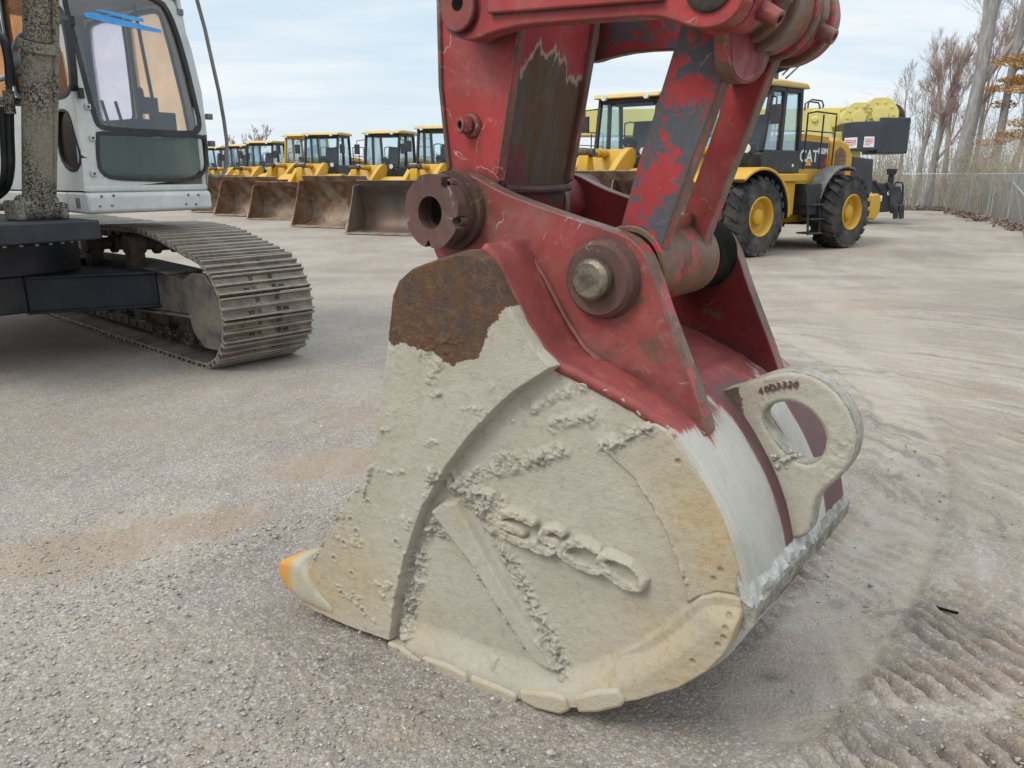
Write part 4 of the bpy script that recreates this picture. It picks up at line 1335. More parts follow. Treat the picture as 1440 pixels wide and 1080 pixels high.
# ------------------------------------------------------------------ the yard
def make_ground():
    na_in, nr = 560, 620
    a_in = np.linspace(radians(-42), radians(42), na_in)
    a_out = np.linspace(radians(42), radians(318), 70)[1:-1]
    A = np.concatenate([a_in, a_out])
    R = np.concatenate([[.02, .4, .9], np.geomspace(1.25, 14, nr), np.geomspace(14.6, 1500, 60)])
    AA, RR = np.meshgrid(A, R)
    X, Y = RR * np.sin(AA), RR * np.cos(AA)
    x, y = X.ravel(), Y.ravel()
    r = RR.ravel()
    near = sstep(12, 6, r)
    h = .016 * (fbm(x * .8, y * .8, 3, 1) - .5) + .03 * (fbm(x * .15, y * .15, 2, 2) - .5) * sstep(3, 8, r)
    # arcs left by turning tracks
    arc1 = [gnd(*q) for q in ((1090, 985), (1180, 880), (1240, 790), (1280, 700), (1288, 630), (1262, 570), (1205, 520), (1130, 480), (1050, 455))]
    arc1 = [(p.x, p.y) for p in arc1]
    d = line_d(x, y, arc1)
    tr = sstep(.20, .15, d + .03 * (fbm(x * 6, y * 6, 3, 3) - .5))
    # arc parameter for the tread print
    cxy = gnd(1010, 700)
    ang = np.arctan2(y - cxy.y, x - cxy.x) * np.hypot(1.0, 1.0)
    tread = .5 + .5 * np.sin(ang * 46 + 14 * np.abs(d))
    h = h - .010 * tr + near * tr * .011 * (tread - .5) * (.5 + fbm(x * 9, y * 9, 2, 13)) + near * .018 * np.exp(-((d - .23) / .05) ** 2) * (.4 + fbm(x * 6, y * 6, 3, 17))
    arc2 = [(p.x, p.y) for p in (gnd(*q) for q in ((1440, 735), (1350, 600), (1290, 520), (1220, 450), (1130, 400)))]
    d2 = line_d(x, y, arc2)
    tr2 = .6 * sstep(.4, .2, d2 + .1 * (fbm(x * 3, y * 3, 3, 5) - .5))
    # grouser prints: parallel ridges in the near right corner
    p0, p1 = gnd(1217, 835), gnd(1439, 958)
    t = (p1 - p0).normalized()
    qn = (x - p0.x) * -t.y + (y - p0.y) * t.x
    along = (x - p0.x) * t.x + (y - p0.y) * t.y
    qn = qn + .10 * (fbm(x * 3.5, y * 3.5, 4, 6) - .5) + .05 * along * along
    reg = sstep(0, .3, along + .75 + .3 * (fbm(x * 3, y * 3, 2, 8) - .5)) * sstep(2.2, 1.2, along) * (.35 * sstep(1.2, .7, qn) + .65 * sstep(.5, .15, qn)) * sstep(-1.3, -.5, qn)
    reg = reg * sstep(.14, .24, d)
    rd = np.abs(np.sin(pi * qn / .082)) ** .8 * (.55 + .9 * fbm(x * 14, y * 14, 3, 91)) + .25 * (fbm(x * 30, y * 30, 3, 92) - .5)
    br = sstep(.38, .6, fbm(x * 4.5, y * 4.5, 4, 9))
    h = h + near * reg * (.056 * (rd - .6) * (.3 + .7 * br))
    # softer washboard further right
    reg2 = sstep(.6, 1.6, x) * sstep(2.6, 3.4, y) * sstep(11, 5, y) * .7
    q2 = qn * .6 + .12 * (fbm(x * 1.2, y * 1.2, 3, 12) - .5)
    h = h + near * reg2 * .024 * (np.abs(np.sin(pi * q2 / .12)) - .5) * fbm(x * 2, y * 2, 3, 14)
    # gravel grain that real geometry can carry
    fine = fbm(x * 26, y * 26, 4, 15, .62)
    h = h + sstep(9, 3, r) * .011 * (fine - .5) * (1 - .5 * tr)
    h = h + sstep(5, 2, r) * .006 * (sstep(.55, .8, fbm(x * 60, y * 60, 2, 16)) - .3) * (1 - .6 * tr)
    # press the ground flat under the bucket
    bx, by = x - O_B.x, y - O_B.y
    ub, wb = bx * HF.X.x + by * HF.X.y, bx * HF.Y.x + by * HF.Y.y
    under = sstep(.25, .0, np.maximum(np.maximum(-1.5 - ub, ub - .5), np.maximum(-.15 - wb, wb - 1.1)))
    h = h * (1 - under) - .022 * under + .004 * (fine - .5) * under
    h = h - .03 * np.exp(-((ub + 1.25) ** 2 + (wb + .05) ** 2) / .12)
    h = np.where(r > 30, -.02 + h * 0, h)
    h = np.where(r < 1.2, -.01, h)
    def g(px, py, rx, ry, k=1.0, rot=0.0):
        c = gnd(px, py)
        u, v = x - c.x, y - c.y
        u, v = u * cos(rot) + v * sin(rot), -u * sin(rot) + v * cos(rot)
        return k * np.exp(-((u / rx) ** 2 + (v / ry) ** 2))
    ns = .5 + fbm(x * 3, y * 3, 4, 18)
    dirt = np.maximum.reduce([g(110, 775, .50, .24, 1.3, .35), g(200, 745, .6, .2, .9, .35), g(300, 735, .3, .2, 1, .4), g(480, 650, .5, .3, 1, .4), g(500, 590, .9, .35, .6), g(310, 1040, .18, .1, .6), g(1340, 500, 1.2, .6, .5), g(1270, 660, .16, .1, 1), g(1230, 560, .4, .3, .5), g(1390, 640, .5, .3, .5), g(560, 560, .9, .5, .4), g(1200, 430, 2.5, .8, .5), .55 * sstep(.5, 1.3, x) * sstep(14, 4, y), g(250, 600, 1.6, .45, .45), g(60, 640, .8, .3, .4), g(200, 900, .5, .2, .3), g(600, 1020, .5, .2, .35), g(420, 540, 1.4, .6, .4)]) * ns
    spots_and_shade = np.maximum(g(1258, 668, .10, .05, 1.1, .3), g(1180, 845, .05, .04, .6)) + g(1085, 945, .05, .03, 1) + .35 * g(950, 1030, .5, .25)  # small dark spots, plus bucket shade painted on the ground before it
    pc = gnd(1000, 690)
    rc, th = np.hypot(x - pc.x, y - pc.y), np.arctan2(y - pc.y, x - pc.x)
    wob = .25 * (fbm(x * 2, y * 2, 3, 61) - .5)
    streak = .7 * fbm((rc + wob) * 9, th * 2.6 + 9, 4, 62, .6) + .3 * fbm((rc + wob) * 26, th * 6 + 4, 3, 63)
    far = sstep(6, 14, r)
    streak = streak * (1 - far) + far * fbm(x * .35, y * 1.6, 4, 64, .6)
    smask = .20 + .46 * sstep(.2, 1.2, x) * (1 - .4 * far)
    h = h + near * .006 * (streak - .5) * smask
    V = np.stack([x, y, h], -1)
    n, m = RR.shape
    idx = np.arange(n * m).reshape(n, m)
    nx = np.roll(idx, -1, axis=1)
    Q = np.stack([idx[:-1], nx[:-1], nx[1:], idx[1:]], -1).reshape(-1, 4)
    o = np_mesh('ground', V, Q[:, ::-1], M['ground'], None, {'dirt': np.clip(dirt, 0, 1), 'trail': np.clip(np.maximum(tr, tr2 * .7), 0, 1), 'groove_shade': np.clip(reg * (.25 + .9 * (1 - rd) * (.5 + .5 * br)) + .35 * reg2 * (1 - np.abs(np.sin(pi * q2 / .12))), 0, 1), 'spots_and_shade': np.clip(spots_and_shade, 0, 1), 'streak': streak, 'smask': smask})
    tag(o, kind='structure')
    return o
ground = make_ground()

def make_gravel():
    ico = bmesh.new()
    bmesh.ops.create_icosphere(ico, subdivisions=1, radius=1)
    bv = np.array([v.co[:] for v in ico.verts])
    bf = np.array([[v.index for v in f.verts] for f in ico.faces])
    ico.free()
    n = 17000
    rr = np.sqrt(RNG.uniform(1.4 ** 2, 5.2 ** 2, n * 2))
    rr = np.where(RNG.random(n * 2) < .55, RNG.uniform(1.5, 4.0, n * 2), rr)
    aa = RNG.uniform(radians(-48), radians(48), n * 2)
    x, y = rr * np.sin(aa), rr * np.cos(aa)
    keep = fbm(x * 1.7, y * 1.7, 3, 25) + .25 * (x < .2) + RNG.uniform(-.2, .2, n * 2) > .55
    bx, by = x - O_B.x, y - O_B.y
    ub, wb = bx * HF.X.x + by * HF.X.y, bx * HF.Y.x + by * HF.Y.y
    keep &= ~((ub > -1.3) & (ub < .45) & (wb > -.08) & (wb < 1.0))
    x, y = x[keep][:n], y[keep][:n]
    n = len(x)
    sz = np.clip(RNG.lognormal(-5.75, .45, n), .0018, .013)
    big = RNG.random(n) < .004
    sz = np.where(big, sz * 2.0, sz)
    jit = RNG.uniform(.65, 1.3, (n, len(bv), 1))
    sc = np.stack([sz * RNG.uniform(.8, 1.5, n), sz * RNG.uniform(.7, 1.1, n), sz * RNG.uniform(.4, .8, n)], -1)
    P = bv[None] * jit * sc[:, None, :]
    th = RNG.uniform(0, 2 * pi, n)
    c, s = np.cos(th)[:, None], np.sin(th)[:, None]
    P = np.stack([P[..., 0] * c - P[..., 1] * s, P[..., 0] * s + P[..., 1] * c, P[..., 2]], -1)
    P[..., 0] += x[:, None]
    P[..., 1] += y[:, None]
    P[..., 2] += (-sz * .12)[:, None]
    F = (bf[None] + (np.arange(n) * len(bv))[:, None, None]).reshape(-1, 3)
    tone = np.repeat(np.clip(RNG.normal(.5, .24, n), 0, 1), len(bv))
    o = np_mesh('gravel', P.reshape(-1, 3), F, M['stone'], None, {'tone': tone}, smooth=False)
    tag(o, 'loose grey gravel stones scattered over the yard floor', 'gravel', kind='stuff')
make_gravel()
# a dark splinter lying by the track prints
q = gnd(1325, 860)
MB().add([(-.05, -.006, 0), (.05, -.002, 0), (.055, .006, .006), (-.045, .007, .008), (-.05, -.006, .007), (.05, -.002, .007)], [(0, 1, 2, 3), (4, 5, 2, 3), (0, 1, 5, 4), (0, 4, 3), (1, 2, 5)]).build('wood_splinter', M['hole_dark'], None)
sp_ = bpy.data.objects['wood_splinter']
sp_.location = (q.x, q.y, .006)
sp_.rotation_euler = (0, 0, -.55)
tag(sp_, 'thin dark wood splinter lying among the track prints at right', 'splinter')
# ------------------------------------------------------------------ white cabbed excavator at left
EF = Frame((-4.60, 6.95, 0), radians(-42.1))      # undercarriage: x forward, y to its left
_p = gnd(125, 302, 1.285)
KF = Frame((_p.x, _p.y, 0), radians(-34))         # upper body: origin under the cab's front right corner
exc = empty('excavator', EF.o, EF.yaw)
tag(exc, 'crawler excavator with dirty white cab and mud spattered boom ram at left', 'excavator')
# transform from the upper body frame into the undercarriage frame
_ko = EF.loc(KF.o)
KT = Matrix.Translation(_ko) @ Matrix.Rotation(KF.yaw - EF.yaw, 4, 'Z')
def KM():
    m_ = MB()
    m_.T = KT
    return m_

# tracks
TR, TX0, TX1, TZ = .435, -2.35, 1.80, .475
def track_path(n):
    L1, L2 = TX1 - TX0, pi * TR
    tot = 2 * L1 + 2 * L2
    out = []
    for k in range(n):
        d = k * tot / n
        if d < L1: out.append((TX0 + d, TZ - TR, 0.0))
        elif d < L1 + L2:
            a = (d - L1) / TR
            out.append((TX1 + TR * sin(a), TZ - TR * cos(a), a))
        elif d < 2 * L1 + L2:
            q = d - L1 - L2
            sag = -.035 * sin(pi * q / L1)
            out.append((TX1 - q, TZ + TR + sag, pi))
        else:
            a = (d - 2 * L1 - L2) / TR
            out.append((TX0 - TR * sin(a), TZ + TR * cos(a), pi + a))
    return out, tot / n
NSH = 60
def track_loop(n):
    pts = [(TX0, .04), (TX1, .04)]
    pts += [(TX1 + TR * cos(radians(a)), TZ + TR * sin(radians(a))) for a in range(-85, 71, 5)]
    pts += [(1.60, .955), (1.20, 1.045), (.8, 1.085), (.3, 1.09), (-.6, 1.05), (-1.5, 1.06), (-2.1, 1.07)]
    pts += [(TX0 + .52 * cos(radians(a)), .56 + .52 * sin(radians(a))) for a in range(100, 271, 8)]
    P = [Vector(p) for p in pts] + [Vector(pts[0])]
    Ls = [(b - a).length for a, b in zip(P[:-1], P[1:])]
    tot = sum(Ls)
    def at(d):
        d %= tot
        for i, L in enumerate(Ls):
            if d <= L: return P[i] + (P[i + 1] - P[i]) * (d / max(L, 1e-9))
            d -= L
        return P[0]
    out = []
    for k in range(n):
        d = k * tot / n
        a, b = at(d - tot / n * .5), at(d + tot / n * .5)
        c = (a + b) / 2
        out.append((c.x, c.y, atan2(b.y - a.y, b.x - a.x)))
    return out, tot / n
path, pitch = track_loop(NSH)
def shoe_mb():
    m_ = MB()
    hw, hl = .425, pitch / 2 - .002
    prof = [(-hl, 0), (-hl, -.012), (-hl + .003, -.050), (-hl + .017, -.050), (-hl + .028, -.014), (-.014, -.014), (-.007, -.050), (.007, -.050), (.014, -.014),
            (hl - .028, -.014), (hl - .017, -.050), (hl - .003, -.050), (hl, -.012), (hl, 0)]
    m_.prism(prof, -hw, hw, 'y', 0, 0)
    for yy in (-.09, .09):
        for xx in (-.045, .045): m_.box(xx - .016, xx + .016, yy - .018, yy + .018, -.024, -.0145, 1)
    for yy in (-.16, .16): m_.box(-.070, -.035, yy - .03, yy + .03, -.0165, -.0145, 1)
    return m_
def make_track(yc, label):
    m_ = MB()      # chain rails with their link blocks
    for i, (x, z, a) in enumerate(path):
        R_ = Matrix.Translation((x, yc, z)) @ Matrix.Rotation(-a, 4, 'Y')
        m_.T = R_
        for sy in (-.11, .11):
            m_.prism([(-pitch * .55, .012), (-pitch * .35, .085), (pitch * .35, .085), (pitch * .55, .012)], sy - .03, sy + .03, 'y')
        m_.cyl((pitch / 2, -.15, .045), (pitch / 2, .15, .045), .026, seg=8)
    m_.T = None
    t = m_.build('track', M['chain'], exc, smooth=30, label=label)
    proto = None
    for i, (x, z, a) in enumerate(path):
        if proto is None:
            proto = o = shoe_mb().build('track_shoe', [M['track'], M['chain']], t, bevel=.003, seg=1, smooth=30)
        else:
            o = proto.copy()
            COL.objects.link(o)
            o.parent = t
        o.location = (x, yc, z)
        o.rotation_euler = (random.uniform(-.006, .006), -a + random.uniform(-.025, .025), 0)
    return t
track1 = make_track(1.325, 'muddy left track with worn ribbed shoes')
# side frame, idler and rollers of the near track
m_ = MB()
m_.prism([(-2.2, .40), (-2.0, .74), (.3, .775), (1.35, .75), (1.72, .70), (1.74, .44), (1.2, .41), (.2, .355), (-2.0, .34)], .93, 1.22, 'y', 0, 0)
m_.prism([(-2.2, .40), (-2.0, .74), (.3, .775), (1.35, .75), (1.36, .77), (.3, .797), (-2.0, .762), (-2.23, .40)], .90, 1.26, 'y', 0, 0)
m_.prism([(.2, .352), (1.2, .408), (1.74, .438), (1.74, .415), (1.2, .385), (.2, .33)], .89, 1.26, 'y', 0, 0)
sf = m_.build('track_frame', M['navy_mud'], exc, bevel=.01)
_ig = [EF.ony(a, b, .9) for a, b in [(257, 392), (268, 384), (285, 386), (296, 402), (306, 428), (312, 455), (313, 482), (308, 494), (288, 490), (272, 468), (264, 440), (259, 412)]]
MB().prism([(p.x, p.z) for p in _ig], .90, .952, 'y').build('idler_guard', M['navy_mud'], sf, bevel=.012)
m_ = MB().lathe([(0, .05), (0, .33), (.03, .36), (.10, .36), (.12, .40), (.18, .40), (.20, .36), (.27, .36), (.30, .33), (.30, .05)], (TX1, 1.175, TZ), (0, 1, 0), 40)
m_.build('idler', M['chain'], exc)
for x in (-1.9, -1.4, -.9, -.4, .1, .6, 1.1):
    MB().lathe([(0, .03), (0, .07), (.03, .10), (.09, .105), (.10, .085), (.22, .085), (.23, .105), (.29, .10), (.32, .07), (.32, .03)], (x, 1.165, .235), (0, 1, 0), 18).build('track_roller', M['chain'], exc)
    MB().box(x - .09, x + .09, 1.10, 1.16, .18, .36).build('roller_bracket', M['chain'], exc, bevel=.02)
for px in (148, 207):
    q = EF.ony(px, 342, 1.0)
    m_ = MB().lathe([(-.18, .0), (-.18, .085), (-.02, .09), (0, .06), (.06, .06), (.08, .10), (.12, .10), (.13, .075), (.24, .075), (.25, .10), (.29, .10), (.30, .03)], (q.x, .98, q.z), (0, 1, 0), 22)
    m_.box(q.x - .07, q.x + .07, .82, .94, .72, q.z, 0)
    m_.build('carrier_roller', M['chain'], exc)
# mud on the lower frame
m_ = MB()
for k in range(60):
    x = random.uniform(.5, 1.75)
    r = random.uniform(.012, .035)
    m_.lathe([(-r, 0), (-r * .5, r), (.2 * r, r * 1.1), (r, 0)], (x, random.uniform(.98, 1.2), .10 + random.uniform(0, .10) + .06 * max(0, x - 1)), (random.random(), random.random(), 1), 6)
m_.build('caked_mud', M['chain'], sf)['kind'] = 'stuff'
# car body between the tracks
m_ = MB()
m_.prism([(-.62, .45), (-.62, .76), (.615, .76), (.615, .45)], -.9, .0, 'y')
leg = [(0.15, .0), (.62, .0), (1.05, .93), (.55, .93), (.0, .5), (-.62, .0)]
m_.prism(leg, .44, .765, 'z')
m_.prism([(p[0], p[1]) for p in [(.66, .0), (1.10, .93), (1.05, .93), (.62, .0)]], .735, .766, 'z')
m_.prism([(p[0], p[1]) for p in [(.66, .0), (1.10, .93), (1.05, .93), (.62, .0)]], .44, .465, 'z')
m_.prism([(-.15, 0), (-.62, 0), (-1.05, .93), (-.55, .93)], .446, .76, 'z')
m_.build('car_body', M['navy'], exc, bevel=.012)
m_ = MB().cyl((0, 0, .766), (0, 0, 1.03), .64, seg=48)
m_.cyl((0, 0, 1.03), (0, 0, 1.10), .72, seg=48)
tt = m_.build('slewing_ring', M['navy'], exc, bevel=.01)
m_ = MB()
for k in range(36):
    a = 2 * pi * k / 36
    m_.cyl((.69 * cos(a), .69 * sin(a), 1.015), (.69 * cos(a), .69 * sin(a), 1.03), .016, seg=8)
m_.build('ring_bolts', M['galv'], tt)['kind'] = 'stuff'

# upper deck
m_ = KM()
m_.prism([(.20, -1.5), (.26, -.06), (-.08, -.02), (-2.6, -.02), (-2.6, -1.6)], 1.105, 1.255, 'z')
deck = m_.build('deck', M['navy'], exc, bevel=.012)
m_ = KM()
m_.prism([(-1.9, 1.26), (-1.9, 2.15), (-2.1, 2.35), (-4.2, 2.3), (-4.5, 2.0), (-4.5, 1.2)], -1.7, 1.0, 'y')
m_.build('engine_house', M['white'], exc, bevel=.05, seg=3)
m_ = KM()
m_.prism([(-.35, 1.26), (-.35, 1.9), (-.7, 2.1), (-1.85, 2.1), (-1.85, 1.26)], -1.65, -1.0, 'y')
m_.build('tool_box', M['white'], exc, bevel=.05, seg=3)

# --- cab
CW, CL, CZ0, CZ1 = 1.03, 1.68, 1.47, 3.12
def KY(pts, y=0.0): return [(KF.ony(a, b, y).x, KF.ony(a, b, y).z) for a, b in pts]
def KX(pts, x=0.0): return [(KF.onx(a, b, x).y, KF.onx(a, b, x).z) for a, b in pts]
qR = KF.onx(292, 262)
CW = qR.y
def lean(z): return -.10 * max(0, z - 2.0) ** 1.2      # the screen leans back towards the roof
def cab_front(poly, x0, x1, holes=(), name='front_wall', mats=None, bevel=.006, parent=None, **kw):
    m_ = MB()
    m_.prism(poly, x0, x1, 'x', 0, 0, holes)
    m_.v = [tuple(KT @ Vector((x + lean(z), y, z))) for x, y, z in m_.v]
    return m_.build(name, mats, parent, bevel=bevel, **kw)
FO = KX([(118, 262), (116, 235), (108, 160), (98, 80), (86, 20), (80, 0)])
topz = CZ1
FO = FO + [(FO[-1][0] - .03, topz), (FO[-1][0] + .85, topz)] + KX([(254, 0), (262, 20), (275, 68), (286, 130), (291, 190), (293, 235), (292, 262)])
FO[0], FO[-1] = (FO[0][0], CZ0), (FO[-1][0], CZ0)
W1 = KX([(137, 168), (128, 130), (118, 80), (107, 25), (102, 2)])
W1 = W1 + [(W1[-1][0] + .02, 3.03), (W1[-1][0] + .60, 3.05)] + KX([(236, 2), (246, 20), (255, 50), (265, 95), (274, 145), (279, 172), (277, 182), (270, 185), (200, 182), (150, 178), (141, 175)])
W2 = KX([(138, 190), (143, 189), (200, 191), (275, 193), (284, 194), (288, 200), (289, 225), (286, 240), (276, 249), (250, 252), (200, 251), (158, 249), (146, 243), (140, 232)])
def outset(P, d):
    n = len(P)
    c = Vector((sum(p[0] for p in P) / n, sum(p[1] for p in P) / n))
    out = []
    area = sum(P[i][0] * P[(i + 1) % n][1] - P[(i + 1) % n][0] * P[i][1] for i in range(n))
    s_ = 1 if area > 0 else -1
    for i in range(n):
        a, b, e = Vector(P[i - 1]), Vector(P[i]), Vector(P[(i + 1) % n])
        t1, t2 = (b - a).normalized(), (e - b).normalized()
        nn = Vector((t1.y + t2.y, -t1.x - t2.x)) * s_
        nn.normalize()
        k = max(.5, nn.dot(Vector((t1.y, -t1.x)) * s_))
        q = b + nn * d / k
        out.append((q.x, q.y))
    return out
W1o, W2o = outset(smooth_poly(W1, 1), .0), outset(smooth_poly(W2, 1), .0)
cab = cab_front(FO, -.06, .0, [outset(W1o, .034), outset(W2o, .024)], 'cab', M['white'], .012, exc, label='dirty white cab with tinted windows')
cab_front(outset(W1o, .035), -.035, .006, [outset(W1o, -.004)], 'window_seal', M['seal'], .006, cab)
cab_front(outset(W2o, .025), -.035, .007, [outset(W2o, -.004)], 'window_seal', M['seal'], .006, cab)
cab_front(W1o, -.022, -.016, (), 'windscreen', M['glass'], 0, cab)
cab_front(W2o, -.022, -.016, (), 'lower_window', M['glass_green'], 0, cab)
# blue tape stuck to the windscreen
for a in ([(142, 12), (152, 11), (210, 24), (212, 29), (190, 26)], [(125, 16), (138, 15), (235, 40), (236, 45), (205, 40), (160, 31), (128, 22)]):
    cab_front(KX(a), -.0155, -.0135, (), 'blue_tape', M['tape'], 0, cab)
# right hand wall with its windows
SWo = [(-CL, CZ0), (-CL, topz), (lean(topz) - .005, topz), (lean(2.7), 2.7), (lean(2.3), 2.3), (-.005, 2.0), (-.005, CZ0)]
SW1 = KY([(98, 118), (95, 128), (88, 132), (72, 133)]) 
x0 = SW1[0][0]
SW1 = KY([(98, 112), (96, 126), (88, 133), (70, 134)])
SW1 = SW1 + [(-.80, SW1[3][1]), (-.88, SW1[3][1] + .06), (-.90, 2.95), (-.84, 3.0), (-.45, 3.0), (-.36, 2.95)] + KY([(84, 20), (92, 60)])
SW1L = [(-.13, 2.0), (-.20, 1.93), (-.80, 1.93), (-.88, 2.0), (-.90, 2.95), (-.84, 3.0), (-.45, 3.0), (-.36, 2.93)]
SW3 = [(-1.02, 2.1), (-1.55, 2.1), (-1.60, 2.16), (-1.60, 2.93), (-1.54, 3.0), (-1.02, 3.0), (-.98, 2.94), (-.98, 2.16)]
SW2 = smooth_poly(KY([(80, 160), (86, 156), (94, 158), (98, 168), (105, 195), (112, 218), (111, 232), (105, 239), (95, 236), (86, 222), (81, 195)]), 1)
for yy, mir in ((0.0, 0), (CW, 1)):
    m_ = MB()
    y0, y1 = (.003, .045) if not mir else (CW - .045, CW - .003)
    S1 = SW1L if mir else SW1
    hs = [outset(smooth_poly(S1, 1), .03), outset(smooth_poly(SW3, 1), .03)] + ([outset(SW2, .018)] if not mir else [])
    m_.T = KT
    m_.prism(SWo, y0, y1, 'y', 0, 0, hs)
    m_.build('side_wall', M['white'], cab, bevel=.01)
    for S_, mt in ((S1, 'glass_peach'), (SW3, 'glass_pale' if mir else 'glass_peach')) + (((SW2, 'glass_amber'),) if not mir else ()):
        So = smooth_poly(S_, 1) if S_ is not SW2 else SW2
        m_ = KM()
        m_.prism(outset(So, .032 if S_ is not SW2 else .02), y0 - .006, y1 + .006, 'y', 0, 0, [outset(So, -.004)])
        m_.build('window_seal', M['seal'], cab, bevel=.005)
        m_ = KM()
        m_.prism(So, (y0 + y1) / 2 - .003, (y0 + y1) / 2 + .003, 'y')
        m_.build('side_window', M[mt], cab, smooth=0)
# back wall with window, roof and floor
m_ = KM()
BW = smooth_poly([(.12, 1.99), (CW - .12, 1.99), (CW - .12, 3.0), (.12, 3.0)], 1)
m_.prism([(.048, CZ0), (CW - .048, CZ0), (CW - .048, topz), (.048, topz)], -CL, -CL + .04, 'x', 0, 0, [BW])
m_.build('back_wall', M['grey_trim'], cab, bevel=.008)
m_ = KM()
m_.prism(BW, -CL + .015, -CL + .021, 'x')
m_.build('back_window', M['glass_peach'], cab, smooth=0)
m_ = KM()
m_.prism([(-CL - .02, topz + .002), (-CL - .02, topz + .07), (-.15, topz + .09), (-.05, topz + .002)], -.01, CW + .01, 'y')
m_.build('roof', M['white'], cab, bevel=.03, seg=3)
m_ = KM()
m_.box(-CL + .05, -.32, .05, CW - .05, topz - .07, topz - .004)
m_.build('headliner', M['grey_trim'], cab)
m_ = KM()
m_.box(-CL + .05, -.07, .05, CW - .05, CZ0 - .02, CZ0 + .04)
m_.build('floor', M['black'], cab)
# skirt under the front screen
m_ = KM()
sk = KX([(118, 268), (292, 266), (293, 297), (288, 299), (125, 302)], .03)
m_.prism([(-.30, sk[4][1] + .01), (-.30, CZ0 - .012), (.0, CZ0 - .012), (.03, CZ0 - .04), (.03, sk[4][1] + .02), (.0, sk[4][1])], -.005, CW + .01, 'y')
m_.prism([(-CL, sk[4][1] + .05), (-CL, CZ0 - .012), (-.305, CZ0 - .012), (-.305, sk[4][1] + .01)], -.003, CW + .008, 'y')
m_.box(-.055, .0025, .001, CW - .001, CZ0 - .011, CZ0 + .045)
skirt = m_.build('skirt', M['white'], cab, bevel=.018, seg=3)
for a, b in ((143, 276), (160, 275), (141, 290), (158, 289), (265, 274), (279, 274), (262, 287), (276, 287)):
    q = KF.onx(a, b, .032)
    m_ = KM()
    m_.cyl((.028, q.y, q.z), (.040, q.y, q.z), .011, .008, 10)
    m_.build('bolt', M['grey_trim'], skirt)
q0, q1 = KF.ony(107, 270, -.006), KF.ony(114, 288, -.006)
m_ = KM()
m_.box(-.16, -.10, -.0085, -.0055, 1.335, 1.415)
m_.build('serial_plate', M['grey_trim'], skirt)
# catches on the screen pillar and lamp brackets on the far edge
for a, b in ((123, 150), (129, 194), (131, 244)):
    q = KF.onx(a, b, .0)
    m_ = KM()
    m_.box(.001 + lean(q.z), .02 + lean(q.z), q.y - .022, q.y + .022, q.z - .02, q.z + .02, 0)
    m_.box(.0201 + lean(q.z), .03 + lean(q.z), q.y - .008, q.y + .008, q.z - .008, q.z + .008, 1)
    m_.build('screen_catch', [M['white'], M['seal']], cab, bevel=.003)
for a, b in ((261, 15), (294, 164), (297, 202)):
    q = KF.onx(a, b, .0)
    m_ = KM()
    m_.box(lean(q.z) - .03, lean(q.z) + .015, q.y - .02, q.y + .035, q.z - .025, q.z + .025)
    m_.build('bracket', M['grey_trim'], cab, bevel=.005)
# mirror rail bowed out beside the cab
rail = [(268, -40), (277, 0), (288, 40), (299, 90), (308, 130), (315, 170), (319, 200), (319, 232), (313, 246), (302, 249), (295, 246)]
m_ = KM()
m_.tube([(.05, KF.onx(a, b, .05).y, KF.onx(a, b, .05).z) for a, b in rail], .017, 10)
m_.build('hand_rail', M['grey_trim'], cab)
# wiper
w = [(KF.onx(a, b, .02).y, KF.onx(a, b, .02).z) for a, b in ((92, 22), (100, 75), (110, 125), (114, 133))]
m_ = KM()
m_.tube([(.035 + lean(z), y, z) for y, z in w], .010, 8)
q = KF.onx(97, 26, .02)
m_.box(.0 + lean(q.z), .06 + lean(q.z), q.y - .05, q.y + .06, q.z - .04, q.z + .03)
m_.box(.02 + lean(w[3][1]), .05 + lean(w[3][1]), w[3][0] - .02, w[3][0] + .02, w[3][1] - .03, w[3][1] + .05)
m_.build('wiper', M['seal'], cab, bevel=.004)
# inside
m_ = KM()
m_.prism(smooth_poly([(-.85, 1.5), (-.85, 2.0), (-.40, 2.04), (-.36, 1.5)], 1), .10, .62, 'y')
m_.prism(smooth_poly([(-.90, 1.9), (-.76, 1.95), (-.88, 2.6), (-1.0, 2.62), (-1.02, 2.4)], 1), .10, .60, 'y')
m_.prism(smooth_poly([(-.95, 2.6), (-.88, 2.62), (-.93, 2.86), (-1.0, 2.86)], 1), .2, .5, 'y')
m_.build('seat', M['black'], cab, bevel=.02)
m_ = KM()
for yy in (.10, .78): 
    m_.box(-1.0, -.45, yy, yy + .13, 1.5, 2.08)
    m_.tube([(-.5, yy + .06, 2.05), (-.44, yy + .06, 2.25)], .018, 8)
    m_.lathe([(0, 0), (.02, .03), (.09, .025), (.11, 0)], (-.44, yy + .06, 2.24), (0, 0, 1), 10)
m_.build('console', M['black'], cab, bevel=.02)
m_ = KM()
for yy in (.44, .56):
    m_.tube([(-.30, yy, 1.5), (-.22, yy, 1.75), (-.34, yy - .02, 2.2)], .014, 8)
    m_.box(-.33, -.17, yy - .05, yy + .05, 1.55, 1.58)
m_.box(-.16, -.10, .72, .94, 1.95, 2.12)
m_.box(-.42, -.36, .80, .95, 2.12, 2.26)
m_.tube([(-.2, .82, 2.0), (-.26, .80, 2.6), (-.3, .79, 3.0)], .016, 8)
m_.build('control_lever', M['black'], cab, bevel=.006)

